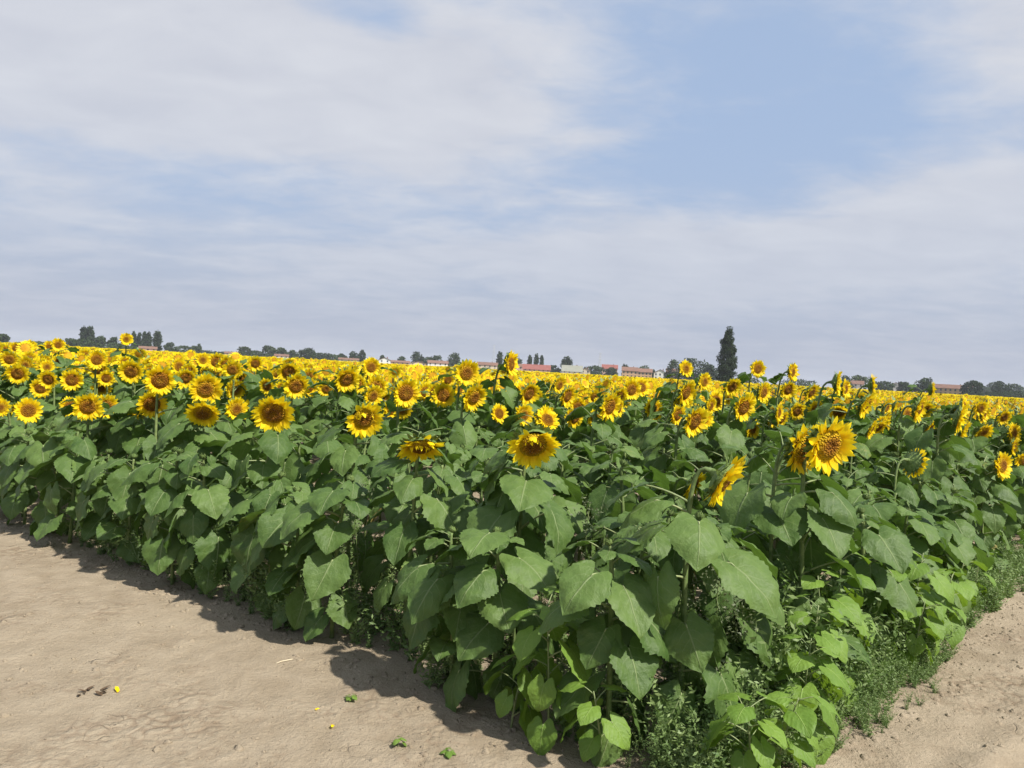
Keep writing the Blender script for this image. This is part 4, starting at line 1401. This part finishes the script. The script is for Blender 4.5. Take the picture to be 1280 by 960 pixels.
TR = [
 # px, top, width, dist, shape, mat, n, label
 (911, 407, 23, 270, 'column', M_tree2, 8000, 'tall dark columnar tree standing alone above the field'),
 (2, 417, 17, 560, 'round', M_tree, 600, 'dark round tree at the left end of the skyline'),
 (24, 428, 14, 640, 'round', M_tree, 400, 'low tree behind the flowers at the left end of the skyline'),
 (50, 427, 20, 620, 'round', M_tree, 400, 'low tree behind the skyline pair of sunflowers'),
 (90, 423, 20, 560, 'round', M_tree, 600, 'bushy tree left of the twin poplars'),
 (106, 407, 10, 575, 'column', M_tree2, 800, 'left one of the twin dark poplars at far left'),
 (113, 407, 9, 575, 'column', M_tree2, 800, 'right one of the twin dark poplars at far left'),
 (109, 424, 26, 540, 'round', M_tree, 700, 'broad bushy tree at the foot of the twin poplars'),
 (125, 420, 15, 560, 'round', M_tree, 600, 'rounded tree right of the twin poplars'),
 (142, 421, 14, 560, 'round', M_tree2, 600, 'dark tree left behind the tall lone sunflower'),
 (150, 429, 22, 540, 'bush', M_tree, 500, 'bush under the tall lone sunflower on the skyline'),
 (168, 413, 5, 590, 'column', M_tree2, 500, 'first slim poplar of the row, beside the tall lone sunflower'),
 (174.5, 415, 6, 590, 'column', M_tree2, 500, 'second slim poplar of the row from the left'),
 (181, 414, 5, 590, 'column', M_tree2, 500, 'third slim poplar of the row from the left'),
 (186.5, 414, 7, 590, 'column', M_tree2, 500, 'fourth slim poplar of the row from the left'),
 (197, 412, 10, 560, 'column', M_tree2, 800, 'last and thickest poplar of the slim row'),
 (170, 433, 24, 560, 'bush', M_tree, 400, 'hedge bush at the foot of the slim poplars'),
 (212, 428, 12, 640, 'round', M_tree, 350, 'small tree right of the slim poplars'),
 (226, 432, 18, 660, 'bush', M_tree, 350, 'low bush right of the slim poplars'),
 (242, 432, 16, 640, 'round', M_tree, 400, 'tree with low spiky top in the wood line'),
 (249, 429, 5, 640, 'column', M_tree, 250, 'thin pointed tree in the wood line'),
 (262, 438, 22, 650, 'bush', M_tree, 350, 'low bush right of the thin pointed tree'),
 (284, 439, 20, 660, 'bush', M_tree, 350, 'low bush left of the rounded wood line tree'),
 (307, 433, 17, 620, 'round', M_tree, 500, 'rounded tree in the wood line left of the twin crowns'),
 (320, 438, 16, 640, 'bush', M_tree, 350, 'low bush between two rounded wood line trees'),
 (337, 432, 20, 610, 'round', M_tree, 500, 'taller crown of the wood line between low bushes'),
 (353, 435, 15, 620, 'round', M_tree, 450, 'crown just right of the taller one in the wood line'),
 (366, 437, 16, 630, 'round', M_tree, 400, 'low crown left of the densest wood line tree'),
 (385, 435, 24, 590, 'round', M_tree2, 700, 'densest darkest tree of the wood line'),
 (402, 441, 22, 610, 'bush', M_tree2, 500, 'dark bush right of the densest wood line tree'),
 (416, 443, 20, 620, 'bush', M_tree, 400, 'low bush left of the small crown ending the wood line'),
 (428, 442, 12, 630, 'round', M_tree, 350, 'small crown at the right end of the wood line'),
 (443, 439, 15, 620, 'round', M_tree2, 450, 'dark crown left of the small white house'),
 (453, 437, 9, 620, 'round', M_tree2, 350, 'narrow dark crown left of the small white house'),
 (478, 444, 7, 640, 'round', M_tree2, 300, 'small tree behind the small white house'),
 (502, 445, 13, 660, 'round', M_tree, 400, 'rounded tree above the roofs right of the white house'),
 (523, 439, 17, 640, 'round', M_tree2, 550, 'pointed dark tree above the roofs left of centre'),
 (534, 446, 12, 650, 'bush', M_tree, 300, 'low tree right of the pointed dark tree'),
 (545, 444, 20, 650, 'round', M_tree, 500, 'wide low tree above the roofs left of centre'),
 (567, 440, 17, 620, 'round', M_tree, 600, 'round tree above the roofs behind the wide orange sunflower'),
 (625, 438, 8, 600, 'column', M_tree2, 500, 'dark poplar right beside the first pylon'),
 (636, 440, 10, 610, 'column', M_tree2, 400, 'poplar mostly hidden by the edge on sunflower at centre'),
 (648, 447, 12, 640, 'round', M_tree, 300, 'tree right of the edge on sunflower at centre'),
 (662.5, 443, 6, 620, 'column', M_tree, 400, 'left one of three poplars above the long red roof'),
 (671, 441, 6.5, 620, 'column', M_tree, 400, 'middle one of three poplars above the long red roof'),
 (677.5, 443, 5.5, 620, 'column', M_tree, 400, 'right one of three poplars above the long red roof'),
 (692, 456, 14, 610, 'bush', M_tree, 400, 'bush right of the long red roof'),
 (709, 445, 16, 600, 'round', M_tree2, 650, 'rounded dark tree above the pale house'),
 (722, 457, 14, 650, 'bush', M_tree, 300, 'low bush behind the pale house'),
 (743, 457, 22, 590, 'bush', M_tree, 500, 'dark bush below the second pylon'),
 (765, 459, 12, 560, 'bush', M_tree2, 350, 'bush between the pink roof and the terrace'),
 (782, 455, 10, 570, 'round', M_tree2, 400, 'dark pointed tree left above the terrace houses'),
 (790, 459, 8, 640, 'round', M_tree2, 250, 'small dark tree behind the terrace roofs'),
 (806, 457, 20, 680, 'round', M_tree3, 350, 'light crown far behind the terrace'),
 (817, 462, 7, 560, 'round', M_tree2, 300, 'small dark tree between terrace and white house'),
 (846, 449, 28, 500, 'round', M_tree, 900, 'left crown of the big round tree clump'),
 (868, 447, 34, 510, 'round', M_tree, 1000, 'middle crown of the big round tree clump'),
 (888, 454, 20, 490, 'round', M_tree2, 800, 'right darker crown of the big round tree clump'),
 (935, 472, 26, 520, 'bush', M_tree, 300, 'low bush right of the columnar tree foot'),
 (1000, 474, 30, 560, 'bush', M_tree, 300, 'low bush behind the second tall sunflower'),
 (1058, 469, 16, 560, 'round', M_tree2, 500, 'dark tree behind the edge on tall sunflower'),
 (1075, 469, 20, 570, 'round', M_tree3, 500, 'lighter green tree right of the edge on tall sunflower'),
 (1106, 476, 20, 560, 'round', M_tree, 500, 'rounded tree left of the white gable on the right'),
 (1131, 477, 16, 570, 'round', M_tree2, 450, 'dark tree right of the white gable'),
 (1155, 472, 24, 540, 'round', M_tree2, 700, 'large dark tree left of the long orange building'),
 (1216, 475, 21, 520, 'round', M_tree2, 900, 'round dark tree right of the long orange building'),
 (1233, 483, 16, 900, 'bush', M_tree, 400, 'hazy bush right of the round dark tree'),
 (1242, 477, 16, 940, 'round', M_tree, 400, 'hazy far crown left of the last dark tree'),
 (1252, 477, 21, 600, 'round', M_tree2, 700, 'last dark tree near the right frame edge'),
 (1268, 479, 20, 900, 'round', M_tree, 450, 'hazy far crown at the right frame edge'),
 (1275, 489, 36, 560, 'bush', M_tree2, 500, 'dark hedge at the right frame edge'),
 (1240, 490, 34, 580, 'bush', M_tree2, 400, 'dark hedge right of the round dark tree'),
]
for k, (px, yt, wp, ds, shp, mt, n, lab) in enumerate(TR):
    nm = {'column': 'poplar_tree', 'round': 'broadleaf_tree', 'bush': 'bush'}[shp]
    tree(nm, px, yt, wp, ds, shp, lab, 'trees and bushes on the skyline', mt, int(n * 2.4), leaf=0.46 if k == 0 else None, seed=k)

def wallmat(name, c, c2): return simple(name, c, c2, 0.6, 0.85, 0.15)
M_cream = wallmat('wall_cream', (0.50, 0.42, 0.31), (0.58, 0.50, 0.38))
M_white = wallmat('wall_white', (0.66, 0.64, 0.60), (0.74, 0.72, 0.68))
M_pink = wallmat('wall_pink', (0.50, 0.32, 0.26), (0.56, 0.38, 0.31))
M_orange = wallmat('wall_orange', (0.50, 0.31, 0.18), (0.58, 0.38, 0.24))
M_tile = wallmat('roof_tile', (0.15, 0.088, 0.066), (0.22, 0.125, 0.09))
M_red = wallmat('roof_red', (0.21, 0.075, 0.06), (0.27, 0.105, 0.085))
M_grey = wallmat('roof_pale', (0.20, 0.21, 0.17), (0.27, 0.27, 0.22))
M_glass = simple('window_glass', (0.03, 0.035, 0.045), (0.05, 0.055, 0.07), 2, 0.15, 0.5)
def house(x0, x1, yridge, dist, wall, roof, label, eave=0.70, depth=9.0, gable=False, nwin=3, chim=True, floors=2):
    xm = 0.5 * (x0 + x1)
    c = far_at(xm, yridge, dist)
    Wd = (x1 - x0) * dist / FPX
    h = max(c.z, 4.0)
    he = h * eave
    ang = -math.atan2(c.x, c.y)
    root = empty('house', (c.x, c.y, 0), label, 'house')
    root.rotation_euler = (0, 0, ang)
    hw = Wd / 2
    V, F = box(-hw, hw, 0, depth, -0.3, he)
    if gable:      # gable end towards us
        V += [(0, 0, h - .15), (0, depth, h - .15)]
        F += [(1, 5, 8), (3, 9, 7)]
    else:
        V += [(-hw, depth / 2, h - .15), (hw, depth / 2, h - .15)]
        F += [(1, 8, 3), (5, 7, 9)]
    obj('wall', mesh('wall', V, F, [wall], smooth=False), root)
    o, t = 0.45, 0.22
    if gable:
        prof = [(-hw - o, he - o * (h - he) / hw), (0, h), (hw + o, he - o * (h - he) / hw)]
        V = [(x, y, z + dz) for y in (-o, depth + o) for dz in (0, t) for x, z in prof]
    else:
        hd_ = depth / 2
        prof = [(-o, he - o * (h - he) / hd_), (hd_, h), (depth + o, he - o * (h - he) / hd_)]
        V = [(x, y, z + dz) for x in (-hw - o, hw + o) for dz in (0, t) for y, z in prof]
    F = [(0, 1, 7, 6), (1, 2, 8, 7), (3, 9, 10, 4), (4, 10, 11, 5), (0, 3, 4, 1), (1, 4, 5, 2), (6, 7, 10, 9), (7, 8, 11, 10), (0, 6, 9, 3), (2, 5, 11, 8)]
    rf = obj('roof', mesh('roof', V, F, [roof], smooth=False), root)
    if chim:
        cxx = hw * 0.45
        zt = h + 0.7
        if gable: V, F = box(cxx - .3, cxx + .3, depth * .5, depth * .5 + .6, h - (h - he) * .6, zt)
        else: V, F = box(cxx - .3, cxx + .3, depth * .5 - .3, depth * .5 + .3, h - .5, zt)
        obj('chimney', mesh('chimney', V, F, [M_tile], smooth=False), rf)
    wv = [] 
    for fl in range(floors):
        for k in range(nwin):
            xx = -hw + Wd * (k + .5) / nwin
            zz = he * (0.22 + fl * 0.45 if floors > 1 else 0.4)
            V, F = box(-.5, .5, -.05, .08, 0, min(1.35, he * .28))
            obj('window', mesh('window', V, F, [M_glass], smooth=False), root, Matrix.Translation((xx, 0, zz)))
    return root
HS = [
 (176, 194, 434, 520, M_pink, M_tile, 'low brownish house half hidden below the slim poplars', {}),
 (282, 300, 440, 640, M_cream, M_tile, 'low house with tiled roof in the wood line', {}),
 (344, 360, 446, 560, M_white, M_tile, 'small whitish house among the wood line trees', {}),
 (424, 448, 448, 580, M_cream, M_tile, 'low cream house at the right end of the wood line', {}),
 (474, 488, 447, 560, M_white, M_tile, 'small white house with dark gable left of centre', dict(gable=True, nwin=2)),
 (489, 512, 451, 570, M_pink, M_tile, 'long low roof right of the small white house', dict(nwin=4)),
 (513, 533, 452, 580, M_cream, M_tile, 'cream house below the pointed dark tree', dict(gable=True)),
 (535, 560, 451, 565, M_white, M_tile, 'pale house with tiled roof below the wide low tree', dict(nwin=4)),
 (597, 622, 453, 560, M_cream, M_tile, 'cream house with tiled roof left of the dark poplar', dict(nwin=4)),
 (640, 655, 455, 590, M_pink, M_tile, 'small pink house left of the long red roof', dict(nwin=2)),
 (654, 688, 456, 540, M_pink, M_red, 'long house with bright red roof at centre', dict(nwin=6, eave=.5, chim=False)),
 (703, 728, 457, 530, M_white, M_grey, 'house with pale grey green roof right of the red roof', dict(eave=.45, nwin=4)),
 (726, 738, 460, 550, M_cream, M_tile, 'small cream house right of the pale roofed house', dict(nwin=2, gable=True)),
 (753, 772, 456, 600, M_pink, M_red, 'house with dull pink roof below the second pylon', {}),
 (778, 797, 459, 540, M_orange, M_tile, 'left terrace house with stepped tiled roof', dict(nwin=4)),
 (797.5, 815, 461, 540, M_orange, M_tile, 'right terrace house with stepped tiled roof', dict(nwin=4)),
 (818, 833, 462, 545, M_white, M_tile, 'bright white house left of the big tree clump', dict(nwin=3, gable=True)),
 (833.5, 850, 461, 555, M_pink, M_tile, 'reddish house partly behind the big tree clump', dict(nwin=3)),
 (1062, 1078, 476, 560, M_white, M_tile, 'white wall among the trees behind the edge on sunflower', {}),
 (1088, 1100, 479, 600, M_cream, M_tile, 'cream house right of the blade like edge on sunflower', {}),
 (1114, 1126, 478, 580, M_white, M_tile, 'small white gable between two dark trees on the right', dict(gable=True, nwin=2)),
 (1168, 1209, 481, 540, M_orange, M_tile, 'long orange building with many windows at far right', dict(nwin=9, eave=.70)),
]
for x0, x1, yr, ds, wl, rf, lab, kw in HS:
    house(x0, x1, yr, ds, wl, rf, lab, **kw)

M_steel = simple('galvanised_steel', (0.34, 0.35, 0.37), (0.44, 0.45, 0.47), 1, 0.5)
def pylon(px, ytop, dist, label):
    t = far_at(px, ytop, dist)
    h = t.z
    root = empty('pylon', (t.x, t.y, 0), label, 'pylon', 'lattice pylons on the skyline')
    wb, wt = 2.2, 0.45
    cs = [(-1, -1), (1, -1), (1, 1), (-1, 1)]
    for cx_, cy_ in cs:
        V, F = tube([(cx_ * wb, cy_ * wb, -.2), (cx_ * wt, cy_ * wt, h * .96)], [.15, .11], 5)
        obj('leg', mesh('leg', V, F, [M_steel]), root)
    V, F = [], []
    nb = 9
    for k in range(nb):
        z0, z1 = h * .96 * k / nb, h * .96 * (k + 1) / nb
        w0, w1 = wb + (wt - wb) * k / nb, wb + (wt - wb) * (k + 1) / nb
        for i in range(4):
            a, b = cs[i], cs[(i + 1) % 4]
            for p, q_ in (((a[0] * w0, a[1] * w0, z0), (b[0] * w1, b[1] * w1, z1)), ((b[0] * w0, b[1] * w0, z0), (a[0] * w1, a[1] * w1, z1))):
                tv, tf = tube([p, q_], [.07, .07], 4)
                o = len(V); V += tv; F += [tuple(x + o for x in f) for f in tf]
    tag(obj('bracing', mesh('bracing', V, F, [M_steel]), root), kind='stuff')
    for zz, ln in ((.70, 3.6), (.82, 4.2), (.93, 3.0)):
        V, F = tube([(-ln, 0, h * zz), (0, 0, h * zz + .3), (ln, 0, h * zz)], [.06, .16, .06], 5)
        obj('cross_arm', mesh('cross_arm', V, F, [M_steel]), root)
    V, F = tube([(0, 0, h * .95), (0, 0, h)], [.12, .06], 5)
    obj('peak', mesh('peak', V, F, [M_steel]), root)
pylon(618, 430, 900, 'thin grey lattice pylon left of the dark poplar at centre')
pylon(750.5, 440, 950, 'thin grey lattice pylon behind the dull pink roof')

# ------------------------------------------------------------------ thin summer haze
hv, hf = box(-3100, 3100, -3100, 3100, -1.2, 34)
hz = obj('haze', mesh('haze', hv, hf, smooth=False))
mh = bpy.data.materials.new('haze')
mh.use_nodes = True
q = NT(mh.node_tree)
pv = q.n('ShaderNodeVolumePrincipled')
pv.inputs['Color'].default_value = (0.86, 0.90, 0.97, 1)
pv.inputs['Density'].default_value = 0.00017
ho = q.n('ShaderNodeOutputMaterial')
q.l(pv.outputs[0], ho.inputs['Volume'])
hz.data.materials.append(mh)
tag(hz, 'thin pale summer haze over the plain', kind='stuff')
